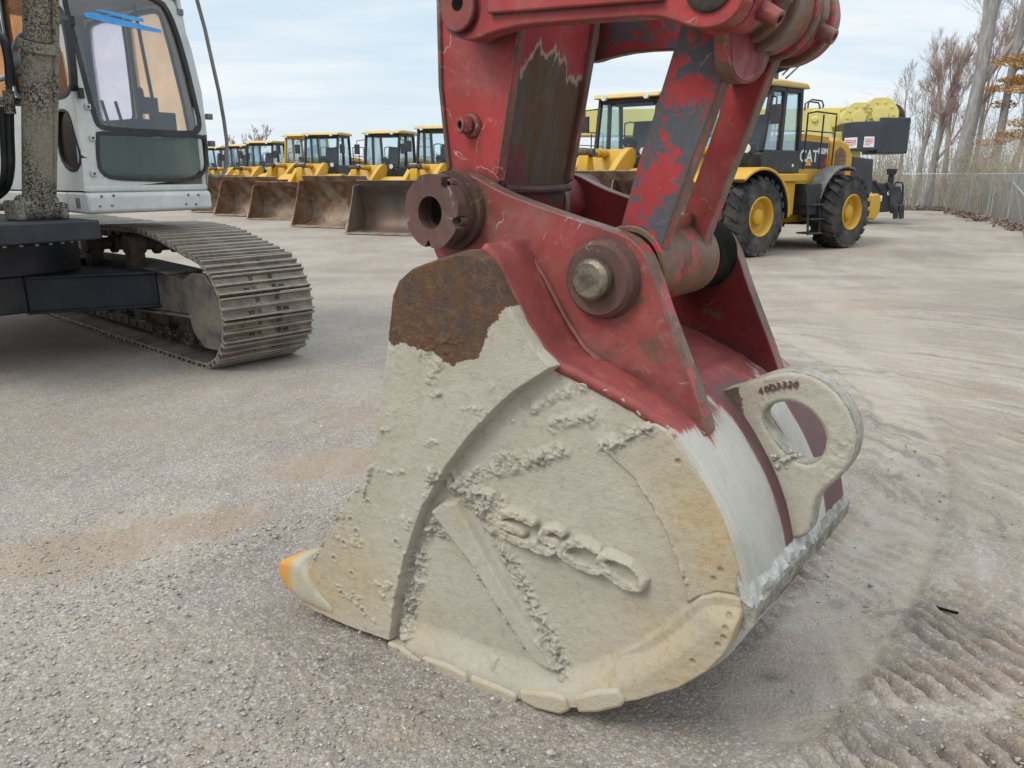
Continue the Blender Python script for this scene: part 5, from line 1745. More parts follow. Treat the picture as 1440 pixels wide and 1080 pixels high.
# boom foot, boom ram and hoses
def KP3(px, py, y):
    q = KF.ony(px, py, y)
    return Vector((q.x, y, q.z))
YB = -.30
pA, pB, pC = KP3(53, 292, YB), KP3(52, 72, YB), KP3(50, -190, YB)
m_ = KM()
m_.cyl(pA, pB, .105, .100, 28)
m_.cyl(pB, pB + (pB - pA) * .06, .125, .118, 28)
m_.cyl(pB + (pB - pA) * .061, pC, .088, .088, 28)
ram = m_.build('boom_ram', M['spatter'], exc, bevel=.008)
side = Vector((0, 1, 0))
m_ = KM()
m_.tube([pA + Vector((.04, .10, .05)), pB + Vector((.04, .10, -.05)), pC + Vector((.04, .10, 0))], .028, 10)
m_.build('ram_pipe', M['spatter'], ram)
m_ = KM()
m_.cyl(pA + Vector((0, -.14, 0)), pA + Vector((0, .14, 0)), .10, seg=28)
m_.box(pA.x - .12, pA.x + .10, -.50, -.43, 1.256, pA.z + .06)
m_.box(pA.x - .12, pA.x + .10, -.17, -.11, 1.256, pA.z + .04)
m_.build('ram_mount', M['spatter'], exc, bevel=.02, seg=3)
q = KP3(0, 145, YB)
m_ = KM()
m_.beam(KP3(-20, 140, YB - .12), KP3(74, 147, YB + .10), .05, .06)
m_.build('hose_clamp', M['spatter'], exc, bevel=.006)
def hose(pts, y, r, mat, name='hose'):
    m_ = KM()
    P = [KP3(a, b, y + (c if len(t) > 2 else 0)) for t in pts for a, b, c in [(t + (0,))[:3]]]
    # smooth the run
    S_ = []
    for i in range(len(P) - 1):
        for k in range(6):
            t = k / 6
            p0, p1, p2, p3 = P[max(i - 1, 0)], P[i], P[i + 1], P[min(i + 2, len(P) - 1)]
            S_.append(.5 * ((2 * p1) + (p2 - p0) * t + (2 * p0 - 5 * p1 + 4 * p2 - p3) * t * t + (3 * p1 - p0 - 3 * p2 + p3) * t ** 3))
    S_.append(P[-1])
    m_.tube(S_, r, 10)
    return m_.build(name, mat, exc)
hose([(13, 140), (14, 190), (15, 235), (8, 265), (-10, 280)], -.42, .030, M['seal'])
hose([(3, 150), (5, 200), (6, 240), (0, 262), (-20, 270)], -.46, .024, M['seal'])
hose([(-15, 40), (4, 55), (12, 85), (14, 120)], -.44, .032, M['seal'])
hose([(38, 45), (28, 52), (21, 70), (24, 92), (10, 108), (-10, 112)], -.36, .022, M['galv'], 'steel_pipe')
hose([(33, 100), (22, 106), (13, 118), (13, 142)], -.36, .024, M['spatter'], 'steel_pipe')
m_ = KM()
for a, b in ((13, 150), (13, 138)):
    p = KP3(a, b, -.42)
    m_.cyl(p + Vector((0, 0, -.05)), p + Vector((0, 0, .05)), .040, seg=10)
m_.build('hose_fitting', M['spatter'], exc)
# the boom itself rises beside the rams, left of the photo
m_ = KM()
m_.prism([(-.75, 1.3), (-.45, 1.25), (.5, 3.0), (1.9, 4.6), (1.7, 5.0), (.1, 3.6), (-.8, 1.7)], -1.12, -.72, 'y')
m_.build('boom', M['spatter'], exc, bevel=.02)
# ------------------------------------------------------------------ wheel loaders
def arc_pts(cx, cz, r, a0, a1, n): return [(cx + r * cos(radians(a0 + (a1 - a0) * k / (n - 1))), cz + r * sin(radians(a0 + (a1 - a0) * k / (n - 1)))) for k in range(n)]
def make_wheel():
    """tyre and rim, turning about y, outer face at +y"""
    R, W = .79, .31
    m_ = MB()
    prof = [(-W, .40), (-W - .01, .52), (-W + .005, .66), (-W + .045, .735), (-W + .07, .745), (W - .07, .745), (W - .045, .735), (W - .005, .66), (W + .01, .52), (W, .40), (W - .04, .39), (-W + .04, .39), (-W, .40)]
    m_.lathe(prof, (0, 0, 0), (0, 1, 0), 44)
    n = 22
    for k in range(n):
        for sgn in (-1, 1):
            a = 2 * pi * (k + (.5 if sgn > 0 else 0)) / n
            rot = Matrix.Rotation(-a, 4, 'Y')
            vs = []
            y0, y1 = .02 * sgn, (W - .012) * sgn
            for y, sk, hw in ((y0, -.07, .045), (y1 * .6, .0, .055), (y1, .065, .06)):
                for r in (.735 if y != y1 else .70, .795 if y != y1 else .765):
                    for e in (-1, 1): vs.append(rot @ Vector((sk + e * hw, y, r)))
            fs = []
            for i in range(2):
                b = i * 4
                fs += [(b, b + 1, b + 5, b + 4), (b + 2, b + 6, b + 7, b + 3), (b, b + 4, b + 6, b + 2), (b + 1, b + 3, b + 7, b + 5)]
            fs += [(0, 2, 3, 1), (8, 9, 11, 10)]
            m_.add(vs, fs)
    rim = MB()
    rim.lathe([(.31, .395), (.325, .375), (.30, .345), (.17, .32), (.14, .25), (.16, .17), (.24, .15), (.26, .12), (.26, .0)], (0, 0, 0), (0, 1, 0), 36)
    for k in range(12):
        a = 2 * pi * k / 12
        rim.cyl((.205 * cos(a), .155, .205 * sin(a)), (.205 * cos(a), .185, .205 * sin(a)), .018, seg=8)
    return m_, rim

BK_IN = [(3.02, .035), (2.25, .045), (1.98, .12), (1.80, .34), (1.76, .64), (1.84, .98), (2.02, 1.28), (2.30, 1.52)]
def make_loader(name, label, cabmat='black', logo=None, scoured=False, detail=True):
    t = empty(name, (0, 0, 0))
    tag(t, label, 'wheel loader')
    tm, rm = make_wheel()
    first = None
    for x, sy in ((0, 1), (0, -1), (-3.3, 1), (-3.3, -1)):
        if first is None:
            w = tm.build('wheel', M['rubber'], t, smooth=30)
            r_ = rm.build('rim', M['yellow'], w, smooth=40)
            first = w
        else:
            w = first.copy()
            COL.objects.link(w)
            w.parent = t
            r_ = first.children[0].copy()
            COL.objects.link(r_)
            r_.parent = w
        w.location = (x, 1.05 * sy, .785)
        w.rotation_euler = (0, random.uniform(0, 1), 0 if sy > 0 else pi)
    # rear body
    m_ = MB()
    m_.prism([(-2.0, 1.1), (-2.0, 2.28), (-2.25, 2.42), (-3.25, 2.38), (-3.3, 1.1)], -.66, .66, 'y')
    m_.prism([(-2.0, 2.281), (-2.0, 2.30), (-2.25, 2.445), (-3.28, 2.405), (-3.28, 2.381), (-2.25, 2.421)], -.64, .64, 'y')
    body = m_.build('body', M['yellow'], t, bevel=.04, seg=3)
    m_ = MB().prism([(-3.302, 1.0), (-3.302, 2.33), (-3.55, 2.40), (-4.0, 2.28), (-4.22, 2.0), (-4.25, 1.0)], -.72, .72, 'y')
    eng = m_.build('engine_cover', M['yellow'], t, bevel=.08, seg=4)
    for s_ in (-1, 1):
        m_ = MB()
        m_.prism([(-3.45, 1.15), (-3.45, 2.1), (-3.62, 2.2), (-3.85, 2.1), (-3.9, 1.9), (-3.9, 1.15)], .7215 * s_, .732 * s_, 'y')
        for k in range(9): m_.box(-3.44, -3.9, .7325 * s_, .74 * s_, 1.2 + k * .1, 1.225 + k * .1)
        m_.build('side_grille', M['bucket'], eng)
    m_ = MB()
    m_.prism([(-4.252, 1.02), (-4.225, 2.0), (-5.16, 1.95), (-5.25, 1.0)], -.70, .70, 'y')
    for k in range(10): m_.box(-5.28, -5.18, -.6, .6, 1.1 + k * .085, 1.14 + k * .085)
    m_.build('rear_grille', M['black'], eng, bevel=.02)
    m_ = MB()
    m_.prism([(-4.35, .62), (-4.3, 1.12), (-4.85, 1.16), (-5.0, 1.05), (-4.98, .72), (-4.8, .55)], -1.1, 1.1, 'y')
    m_.build('counterweight', M['yellow'], t, bevel=.03, seg=2)
    m_ = MB().box(-4.0, -.9, -.42, .42, .55, 1.1)
    m_.cyl((-1.55, 0, .5), (-1.55, 0, 1.4), .25, seg=16)
    m_.build('rear_frame', M['yellow'], t, bevel=.03)
    # axles
    m_ = MB()
    for x in (0, -3.3):
        m_.cyl((x, -.8, .785), (x, .8, .785), .17, seg=16)
        m_.lathe([(-.35, .1), (-.2, .33), (.2, .33), (.35, .1)], (x, 0, .785), (0, 1, 0), 16)
    m_.build('axle', M['chain'], t)
    # logo panels
    for s_ in (-1, 1):
        m_ = MB().prism([(-2.03, 1.72), (-2.03, 2.20), (-2.22, 2.30), (-3.22, 2.27), (-3.22, 1.72)], .6615 * s_, .6675 * s_, 'y')
        pn = m_.build('logo_panel', M['slate'], body, smooth=0)
        MB().prism([(-2.98, 1.725), (-3.215, 1.725), (-3.215, 2.05)], .668 * s_, .6695 * s_, 'y').build('red_wedge', M['decal_red'], pn, smooth=0) if detail else None
        if logo:
            for body_, size, px_, pz_, mt in logo:
                vs, fs = text_mb(body_, size, .001, .006)
                m_ = MB()
                m_.add([(px_ + (-v.x if s_ > 0 else v.x), (.671 + v.z) * s_, pz_ + v.y) for v in vs], fs)
                m_.build('lettering', M[mt], body, smooth=0, label='white lettering ' + body_)
            m_ = MB()
            m_.prism([(-2.37, 1.785), (-2.50, 1.93), (-2.63, 1.785)], .674 * s_, .676 * s_, 'y')
            m_.build('orange_triangle', M['decal_orange'], body, smooth=0)
    # cab
    zf, zt = 1.62, 3.32
    cb = MB()
    cb.prism([(-.62, zf), (-.62, 2.02), (-.78, 2.08), (-1.98, 2.08), (-1.98, zf)], -.80, .80, 'y')
    for s_ in (-1, 1):
        for a, b in (((-.66, 2.05), (-.86, zt)), ((-1.28, 2.05), (-1.30, zt)), ((-1.95, 2.05), (-1.85, zt))):
            cb.beam((a[0], .755 * s_, a[1]), (b[0], .755 * s_, b[1]), .09, .10)
        cb.beam((-.84, .755 * s_, zt - .05), (-1.87, .755 * s_, zt - .05), .09, .10)
    cb.beam((-.86, -.71, zt - .05), (-.86, .71, zt - .05), .10, .10)
    cb.beam((-1.86, -.71, zt - .05), (-1.86, .71, zt - .05), .10, .10)
    cab_ = cb.build('cab', M[cabmat], t, bevel=.02)
    m_ = MB().prism([(-.62, zt), (-.70, zt + .10), (-1.0, zt + .13), (-1.95, zt + .11), (-2.08, zt)], -.86, .86, 'y')
    m_.build('roof', M['yellow_dusty'], cab_, bevel=.04, seg=3)
    for s_ in (-1, 1):
        for pl in ([(-.71, 2.09), (-.88, zt - .1), (-1.25, zt - .1), (-1.24, 2.09)], [(-1.33, 2.09), (-1.34, zt - .1), (-1.81, zt - .1), (-1.91, 2.09)]):
            MB().prism(pl, .745 * s_, .75 * s_, 'y').build('side_window', M['glass_teal'], cab_, smooth=0)
    m_ = MB()
    m_.add([(-.66, -.7, 2.07), (-.66, .7, 2.07), (-.85, .7, zt - .1), (-.85, -.7, zt - .1)], [(0, 1, 2, 3)])
    m_.build('windscreen', M['glass_teal'], cab_, smooth=0)
    m_ = MB()
    m_.add([(-1.94, -.7, 2.09), (-1.94, .7, 2.09), (-1.85, .7, zt - .1), (-1.85, -.7, zt - .1)], [(0, 1, 2, 3)])
    m_.build('back_window', M['glass_teal'], cab_, smooth=0)
    m_ = MB().box(-1.72, -1.25, -.27, .27, 1.9, 2.18)
    m_.prism([(-1.62, 2.18), (-1.5, 2.18), (-1.62, 2.85), (-1.74, 2.85)], -.25, .25, 'y')
    m_.tube([(-.75, 0, 1.9), (-.95, 0, 2.3)], .05, 8)
    m_.cyl((-.95, 0, 2.3), (-.99, 0, 2.34), .19, seg=18)
    m_.build('seat', M['black'], cab_, bevel=.03)
    if detail:
        m_ = MB().box(-1.7, -1.76, .8015, .804, 1.75, 1.81)
        m_.build('sticker', M['decal_white'], cab_)
        # mirrors, lamps, railings
        for s_ in (-1, 1):
            m_ = MB().tube([(-.86, .80 * s_, zt - .2), (-.62, 1.05 * s_, zt - .25), (-.62, 1.05 * s_, zt - .6)], .018, 6)
            m_.box(-.65, -.59, 1.05 * s_ - .11, 1.05 * s_ + .11, zt - .75, zt - .38)
            m_.build('mirror', M['black'], cab_, bevel=.015)
            m_ = MB().tube([(-.35, .70 * s_, 1.5), (-.30, .78 * s_, 2.0)], .03, 6)
            m_.box(-.36, -.18, .66 * s_ - .08 + .1 * s_, .66 * s_ + .16 + .1 * s_ - .08, 2.0, 2.2)
            hl = m_.build('headlight', M['black'], t, bevel=.02)
            MB().cyl((-.179, .76 * s_, 2.1), (-.165, .76 * s_, 2.1), .085, seg=14).build('lens', M['lamp'], hl)
            m_ = MB()
            for x in (-2.15, -2.75, -3.25):
                m_.tube([(x, .78 * s_, 1.7), (x, .78 * s_, 2.85)], .02, 6)
            m_.tube([(-2.15, .78 * s_, 2.85), (-2.45, .78 * s_, 2.9), (-3.25, .78 * s_, 2.88)], .02, 6)
            m_.tube([(-2.15, .78 * s_, 2.5), (-3.25, .78 * s_, 2.48)], .016, 6)
            m_.build('hand_rail', M['black'], t)
            m_ = MB().cyl((-.70, .55 * s_, zt + .02), (-.60, .55 * s_, zt + .02), .07, seg=12)
            m_.build('roof_light', M['lamp'], cab_)
    # steps and platform
    for s_ in (-1, 1):
        m_ = MB()
        m_.box(-2.05, -1.05, .62 * s_, .98 * s_, 1.45, 1.61)
        m_.box(-1.75, -1.15, .55 * s_, .90 * s_, .75, 1.449)
        m_.build('platform', M['yellow'], t, bevel=.02)
        m_ = MB()
        m_.box(-2.40, -1.95, .70 * s_, 1.12 * s_, .75, 1.40)
        for z in (.35, .65, .95): m_.box(-2.35, -1.90, .92 * s_, 1.28 * s_, z, z + .035)
        for x in (-2.35, -1.92): m_.beam((x, 1.2 * s_, .33), (x + .05, 1.1 * s_, 1.42), .03, .05)
        m_.build('steps', M['black'], t, bevel=.012)
    # fenders
    for s_ in (-1, 1):
        a = arc_pts(0, .785, .90, 50, 182, 14) + list(reversed(arc_pts(0, .785, .95, 50, 182, 14)))
        MB().prism(a, .62 * s_, 1.36 * s_, 'y').build('front_fender', M['yellow'], t, bevel=.01)
        a = arc_pts(0, .785, .885, 48, 184, 14) + list(reversed(arc_pts(0, .785, .897, 48, 184, 14)))
        MB().prism(a, .62 * s_, 1.34 * s_, 'y').build('fender_liner', M['black'], t)
        a = arc_pts(-3.3, .785, .95, 18, 112, 14) + list(reversed(arc_pts(-3.3, .785, 1.0, 18, 112, 14)))
        MB().prism(a, .74 * s_, 1.14 * s_, 'y').build('rear_fender', M['grey_trim'], t, bevel=.01)
    # front frame and linkage
    m_ = MB()
    m_.prism([(-1.3, .5), (-1.2, 1.25), (-.55, 1.5), (-.25, 2.15), (.15, 2.15), (.40, 1.4), (.65, .9), (.6, .45)], -.42, .42, 'y')
    m_.build('front_frame', M['yellow'], t, bevel=.03)
    AR = smooth_poly([(-.18, 2.12), (.12, 2.22), (.75, 1.78), (1.35, 1.25), (1.72, .62), (1.74, .34), (1.62, .30), (1.32, .62), (.85, 1.0), (.30, 1.50), (-.18, 1.85)], 2)
    for s_ in (-1, 1):
        MB().prism(AR, .44 * s_, .60 * s_, 'y').build('lift_arm', M['yellow'], t, bevel=.02)
        m_ = MB().cyl((-.2, .36 * s_, 1.0), (.75, .40 * s_, 1.45), .08, seg=14, m=0)
        m_.build('lift_cylinder', M['yellow'], t)
    MB().cyl((.95, -.437, 1.3), (.95, .437, 1.3), .12, seg=16).build('cross_tube', M['yellow'], t)
    m_ = MB().prism(smooth_poly([(.75, 1.2), (1.05, 1.15), (1.25, 1.5), (1.18, 2.08), (1.02, 2.12), (.92, 1.75)], 1), -.13, .13, 'y')
    bc = m_.build('bell_crank', M['yellow'], t, bevel=.02)
    m_ = MB().cyl((-.15, 0, 2.05), (.62, 0, 2.06), .095, seg=16)
    m_.cyl((.621, 0, 2.06), (1.05, 0, 2.05), .05, seg=14, m=1)
    m_.build('tilt_cylinder', [M['yellow'], M['galv']], t)
    MB().cyl((1.10, -.22, 2.05), (1.10, .22, 2.05), .09, seg=14).build('pin', M['chain'], bc)
    MB().cyl((1.0, -.22, 1.3), (1.0, .22, 1.3), .10, seg=14).build('pin', M['chain'], bc)
    MB().beam((1.2, 0, 1.35), (1.72, 0, .98), .14, .16).build('bucket_link', M['yellow'], t, bevel=.02)
    # bucket
    HWD = 1.50
    inner = smooth_poly(BK_IN, 2, False)
    outer = []
    for i, p in enumerate(inner):
        a, b = Vector(inner[max(i - 1, 0)]), Vector(inner[min(i + 1, len(inner) - 1)])
        d = (b - a).normalized()
        outer.append((p[0] - d.y * .03 if True else 0, p[1] + d.x * .03))
    mt = 'bucket_grey' if scoured else 'bucket'
    m_ = MB().prism(inner + list(reversed(outer)), -HWD + .03, HWD - .03, 'y')
    # spill guard
    m_.prism([(2.26, 1.51), (2.44, 1.68), (2.46, 1.66), (2.29, 1.48)], -HWD + .10, HWD - .10, 'y')
    bk = m_.build('bucket', M[mt], t, bevel=.006)
    sp = inner + [(2.50, 1.50), (2.66, 1.02), (2.98, .20)]
    for s_ in (-1, 1):
        MB().prism(sp, (HWD - .029) * s_, HWD * s_, 'y').build('side_plate', M[mt], bk, bevel=.006)
        MB().prism([(2.62, .03), (2.78, .42), (2.95, .30), (3.06, .03)], (HWD + .001) * s_, (HWD + .05) * s_, 'y').build('side_cutter', M['lipsteel'], bk, bevel=.006)
    MB().prism([(2.80, .036), (2.82, .065), (3.02, .055), (3.12, .012), (3.02, .005)], -HWD - .03, HWD + .03, 'y').build('cutting_edge', M['lipsteel'], bk, bevel=.006)
    return t

LOGO = (('CAT', .36, -2.50, 1.97, 'decal_white'), ('950M', .17, -3.03, 2.09, 'decal_white'))
def place(t, px, py, yaw, sc=1.0, lip=3.1):
    """stand a loader with the middle of its bucket lip over a surveyed ground point"""
    p = gnd(px, py)
    a = radians(yaw)
    t.location = (p.x - lip * sc * cos(a), p.y - lip * sc * sin(a), 0)
    t.rotation_euler = (0, 0, a)
    t.scale = (sc, sc, sc)
    return t
G_ROW = 'yellow wheel loaders parked in a row'
row = make_loader('wheel_loader', 'yellow loader with grey scoured bucket, second from the red stick on its left', scoured=True, detail=True)
loadB = copy_tree(row)
for ch in loadB.children_recursive:
    if ch.type == 'MESH' and ch.name.split('.')[0] in ('bucket', 'side_plate') and ch.material_slots:
        me = ch.data.copy()
        me.materials[0] = M['bucket']
        ch.data = me
yel = copy_tree(loadB)
for ch in yel.children:
    if ch.name.startswith('cab'):
        me = ch.data.copy()
        me.materials[0] = M['yellow']
        ch.data = me
place(row, 546, 331, -109, .88)
row['label'] = 'yellow wheel loader with grey scoured bucket, nearest of the row at left'
place(loadB, 456, 320.5, -114, .88)
loadB['label'] = 'yellow wheel loader with tall tan-brown bucket, second from the red stick'
loads = [row, loadB]
for px, py, yaw, sc, src, lab in ((390, 309.5, -105, .93, loadB, 'yellow wheel loader with black cab and rusty bucket third from the red stick'),
                                  (338, 304, -116, .95, yel, 'wheel loader with an open yellow-framed cab among black ones'),
                                  (303, 299, -108, .90, loadB, 'yellow wheel loader with its brown bucket edge just right of the white cab'),
                                  (268, 293, -112, .90, loadB, 'far wheel loader mostly hidden, its green glass cab beside the bowed hand rail'),
                                  (236, 289.5, -112, .90, loadB, 'farthest wheel loader of the row, cab glass just right of the white excavator cab')):
    o = yel if src is yel else copy_tree(src)
    place(o, px, py, yaw, sc)
    o['label'] = lab
    loads.append(o)
for k_, o in enumerate(loads):
    o['group'] = G_ROW
    for ch in o.children:
        if ch.name.startswith('bucket') and not ch.name.startswith('bucket_link'): ch.scale = (1, (1, .98, .90, 1.02, .95, 1, .9)[k_], (.98, 1.06, .86, .95, 1.04, .9, 1)[k_])

# the loader at right, side on to the yard, and its two neighbours
big = make_loader('wheel_loader', 'yellow wheel loader with black logo panel and big black tyres standing at right', logo=LOGO)
_f = gnd(1052, 360)
a = radians(-143)
fw, lf = Vector((cos(a), sin(a), 0)), Vector((-sin(a), cos(a), 0))
big.location = _f - lf * 1.12
big.location.z = 0
big.rotation_euler = (0, 0, a)
# aerial rack on its roof
m_ = MB()
m_.box(-1.9, -1.2, -.5, .45, 3.44, 3.50)
m_.beam((-1.75, .2, 3.5), (-1.75, .2, 3.75), .06, .06)
m_.tube([(-1.7, .38, 3.62), (-2.25, .52, 4.12)], .02, 6)
m_.tube([(-1.85, .36, 3.56), (-2.5, .52, 4.10)], .02, 6)
rr = m_.build('roof_rack', M['grey_trim'], big)
m_ = MB()
m_.T = Matrix.Translation((-1.55, .30, 3.86)) @ Matrix.Rotation(radians(-38), 4, 'Y') @ Matrix.Rotation(radians(20), 4, 'X')
m_.box(-.26, .26, -.3, .3, -.015, .015)
m_.build('solar_panel', M['slate'], rr)
mid = copy_tree(big)
for ch in list(mid.children):
    if ch.name.startswith('roof_rack'):
        for g in list(ch.children): bpy.data.objects.remove(g)
        bpy.data.objects.remove(ch)
mid['label'] = 'yellow wheel loader with black cab seen between the red stick and tipping link'
a = radians(-126)
mid.location = (2.25, 18.5, 0)
mid.rotation_euler = (0, 0, a)
back = copy_tree(mid)
back['label'] = 'yellow wheel loader behind another, its pale bonnet and railings right of the stick'
a = radians(-146)
back.location = (-.15, 25.2, 0)
back.rotation_euler = (0, 0, a)
for o in (big, mid, back): o['group'] = 'yellow wheel loaders parked at right'
# ------------------------------------------------------------------ mobile crane behind the loaders
CF = Frame((11.6, 26.6, 0), radians(-12))
crane = empty('mobile_crane', CF.o, CF.yaw)
tag(crane, 'pale yellow mobile crane with dark counterweight and winch drums behind the right hand loader', 'crane')
def CP(px, py, y=0.0):
    q = CF.ony(px, py, y)
    return (q.x, q.z)
def CL_(pts, y=0.0): return [CP(a, b, y) for a, b in pts]
# boom lying flat over the carrier
b0, b1 = CP(1195, 152, 1.6), CP(1195, 186, 1.6)
m_ = MB()
m_.prism([(b0[0] + .2, b0[1]), (b0[0] - 10.4, b0[1] + .02), (b0[0] - 10.4, b1[1] + .25), (b0[0] + .2, b1[1])], 1.2, 2.1, 'y')
m_.prism([(b0[0] - 4.0, b0[1] + .06), (b0[0] - 10.8, b0[1] + .08), (b0[0] - 10.8, b1[1] - .05), (b0[0] - 4.0, b1[1] - .1)], 1.08, 2.22, 'y')
boom_ = m_.build('boom', M['yellow_pale'], crane, bevel=.03)
MB().cyl((b0[0] - .5, 1.0, (b0[1] + b1[1]) / 2), (b0[0] - .5, 2.3, (b0[1] + b1[1]) / 2), .25, seg=20).build('boom_pivot', M['yellow_pale'], boom_)
# turret with winch drums
m_ = MB()
m_.prism(smooth_poly(CL_([(1131, 192), (1134, 165), (1142, 155), (1155, 153), (1165, 158), (1170, 180), (1172, 215), (1133, 215)], -.2), 1), -.25, -.05, 'y')
m_.prism(CL_([(1131, 250), (1131, 186), (1205, 186), (1210, 250)], .3), .0, 2.4, 'y')
m_.cyl((CP(1146, 168, -.3)[0], -.32, CP(1146, 168, -.3)[1]), (CP(1146, 168, -.3)[0], -.2, CP(1146, 168, -.3)[1]), .10, seg=14)
turret = m_.build('turret', M['yellow_pale'], crane, bevel=.03)
for px, py, r in ((1207, 166, .50), (1237, 162, .56)):
    c = CP(px, py, -.1)
    n = 26
    pl = [(c[0] + (r + (.012 if k % 4 < 2 else -.012)) * cos(2 * pi * k / n), c[1] + (r + (.012 if k % 4 < 2 else -.012)) * sin(2 * pi * k / n)) for k in range(n)]
    m_ = MB().prism(pl, -.15, -.06, 'y')
    m_.cyl((c[0], -.06, c[1]), (c[0], 1.2, c[1]), r * .8, seg=28)
    m_.cyl((c[0], 1.2, c[1]), (c[0], 1.28, c[1]), r, seg=28)
    m_.cyl((c[0], -.21, c[1]), (c[0], -.15, c[1]), r * .45, seg=22)
    for k in range(10):
        a = 2 * pi * k / 10
        m_.cyl((c[0] + r * .72 * cos(a), -.18, c[1] + r * .72 * sin(a)), (c[0] + r * .72 * cos(a), -.15, c[1] + r * .72 * sin(a)), .04, seg=8)
    m_.build('winch_drum', M['yellow_pale'], crane, bevel=.012)
c = CP(1252, 165, .3)
MB().cyl((c[0], .2, c[1]), (c[0], 1.1, c[1]), .42, seg=28).build('cable_coil', M['chain'], crane)
# counterweight: slab with a bent outer wing
m_ = MB()
A_ = [CP(1187, 212, -.35), CP(1187, 173, -.35), CP(1205, 171, -.35), CP(1240, 170, -.35), CP(1240, 211, -.35)]
m_.prism(A_, -.35, 1.9, 'y')
xa, z0_, z1_ = CP(1239, 165, -.36)[0], CP(1239, 213, -.36)[1], CP(1239, 165, -.36)[1]
m_.prism([(xa, -.36), (xa + .95, -.10), (xa + 1.15, .6), (xa + .9, 1.95), (xa, 1.95)], z0_ - .05, z1_, 'z')
cw = m_.build('counterweight', M['slate'], crane, bevel=.02)
for q in ([(1188, 194), (1206, 193), (1205, 208), (1187, 209)], [(1216, 192), (1230, 192), (1229, 207), (1214, 207)]):
    P = CL_(q, -.37)
    m_ = MB().prism(P, -.358, -.354, 'y')
    sg = m_.build('warning_sign', M['sign_white'], cw, smooth=0)
    x0, x1, zt_, zb = P[0][0] + .04, P[1][0] - .04, P[0][1], P[2][1]
    h_ = zt_ - zb
    m_ = MB().box(x0, x1, -.3625, -.3595, zt_ - h_ * .48, zt_ - h_ * .20)
    m_.build('red_banner', M['sign_red'], sg, smooth=0)
    m_ = MB()
    for k in range(2): m_.box(x0, x1 - .08 * k, -.3625, -.3595, zt_ - h_ * (.64 + .16 * k), zt_ - h_ * (.58 + .16 * k))
    m_.build('text_line', M['sign_red'], sg, smooth=0)
    vs, fs = text_mb('DANGER', h_ * .21, .0005, .002)
    m_ = MB()
    m_.add([((x0 + x1) / 2 + v.x, -.3645 - v.z, zt_ - h_ * .34 + v.y) for v in vs], fs)
    m_.build('lettering', M['decal_white'], sg, smooth=0)
# carrier
m_ = MB()
q0, q1 = CP(1222, 258, -.6), CP(1262, 297, -.6)
m_.box(q0[0] - 9.5, q0[0] + .2, -.5, 2.0, q1[1] + .05, q0[1] + .12)
m_.prism(CL_([(1222, 262), (1228, 252), (1236, 258), (1254, 258), (1262, 268), (1258, 290), (1250, 298), (1224, 299)], -.6), -.62, 2.0, 'y')
car = m_.build('carrier', M['black'], crane, bevel=.03)
m_ = MB()
m_.prism(CL_([(1250, 262), (1266, 262), (1270, 285), (1262, 300), (1252, 300)], -.75), -.8, -.66, 'y')
m_.tube([(*CP(1231, 254, -.7)[:1], -.7, CP(1231, 254, -.7)[1]), (CP(1238, 268, -.7)[0], -.7, CP(1238, 268, -.7)[1])], .04, 8)
m_.tube([(CP(1247, 256, -.7)[0], -.7, CP(1247, 256, -.7)[1]), (CP(1256, 272, -.7)[0], -.7, CP(1256, 272, -.7)[1])], .05, 8)
m_.build('tow_frame', M['black'], car, bevel=.02)
for px in (1259.5, 1267.5):
    m_ = MB().prism(CL_([(px - 3.5, 288), (px + 3.5, 287), (px + 2.5, 307), (px - 4, 308)], -.85), -.95, -.82, 'y')
    m_.build('outrigger_foot', M['black'], car, bevel=.02)
q = CP(1253, 250, -.5)
m_ = MB().tube([(q[0], -.5, q[1] - .5), (q[0], -.5, q[1] + .1)], .09, 12)
m_.cyl((q[0], -.5, q[1] + .1), (q[0], -.5, q[1] + .28), .14, .16, 16)
m_.build('exhaust_stack', M['black'], car)
m_ = MB()
pts = CL_([(1257, 280), (1258, 259), (1260, 256), (1269, 257), (1270, 262), (1269, 282)], -.6)
m_.tube([(a, -.6, b) for a, b in pts], .03, 8)
m_.build('guard_rail', M['black'], car)
for px, py in ((1222, 272), (1251, 272)):
    q = CP(px, py, -.63)
    MB().cyl((q[0], -.66, q[1]), (q[0], -.62, q[1]), .08, seg=14).build('lamp', M['lamp'], car)
q = CP(1236, 279, -.63)
m_ = MB().box(q[0] - .09, q[0] + .09, -.65, -.622, q[1] - .09, q[1] + .09)
m_.build('number_plate', M['decal_white'], car)
for x in (-.75, -2.35, -6.2, -7.7):
    for y in (-.75, 1.9):
        m_ = MB().lathe([(-.25, .25), (-.27, .5), (-.2, .62), (.2, .62), (.27, .5), (.25, .25)], (q0[0] + x, y, .62), (0, 1, 0), 32)
        m_.build('wheel', M['rubber'], car)
# ladder rail on top
pr = CL_([(1136, 152), (1137, 143), (1142, 140), (1156, 142), (1158, 148), (1157, 152)], .5)
for yy in (.5, 1.2): MB().tube([(a, yy, b) for a, b in pr], .03, 6).build('top_rail', M['black'], crane)

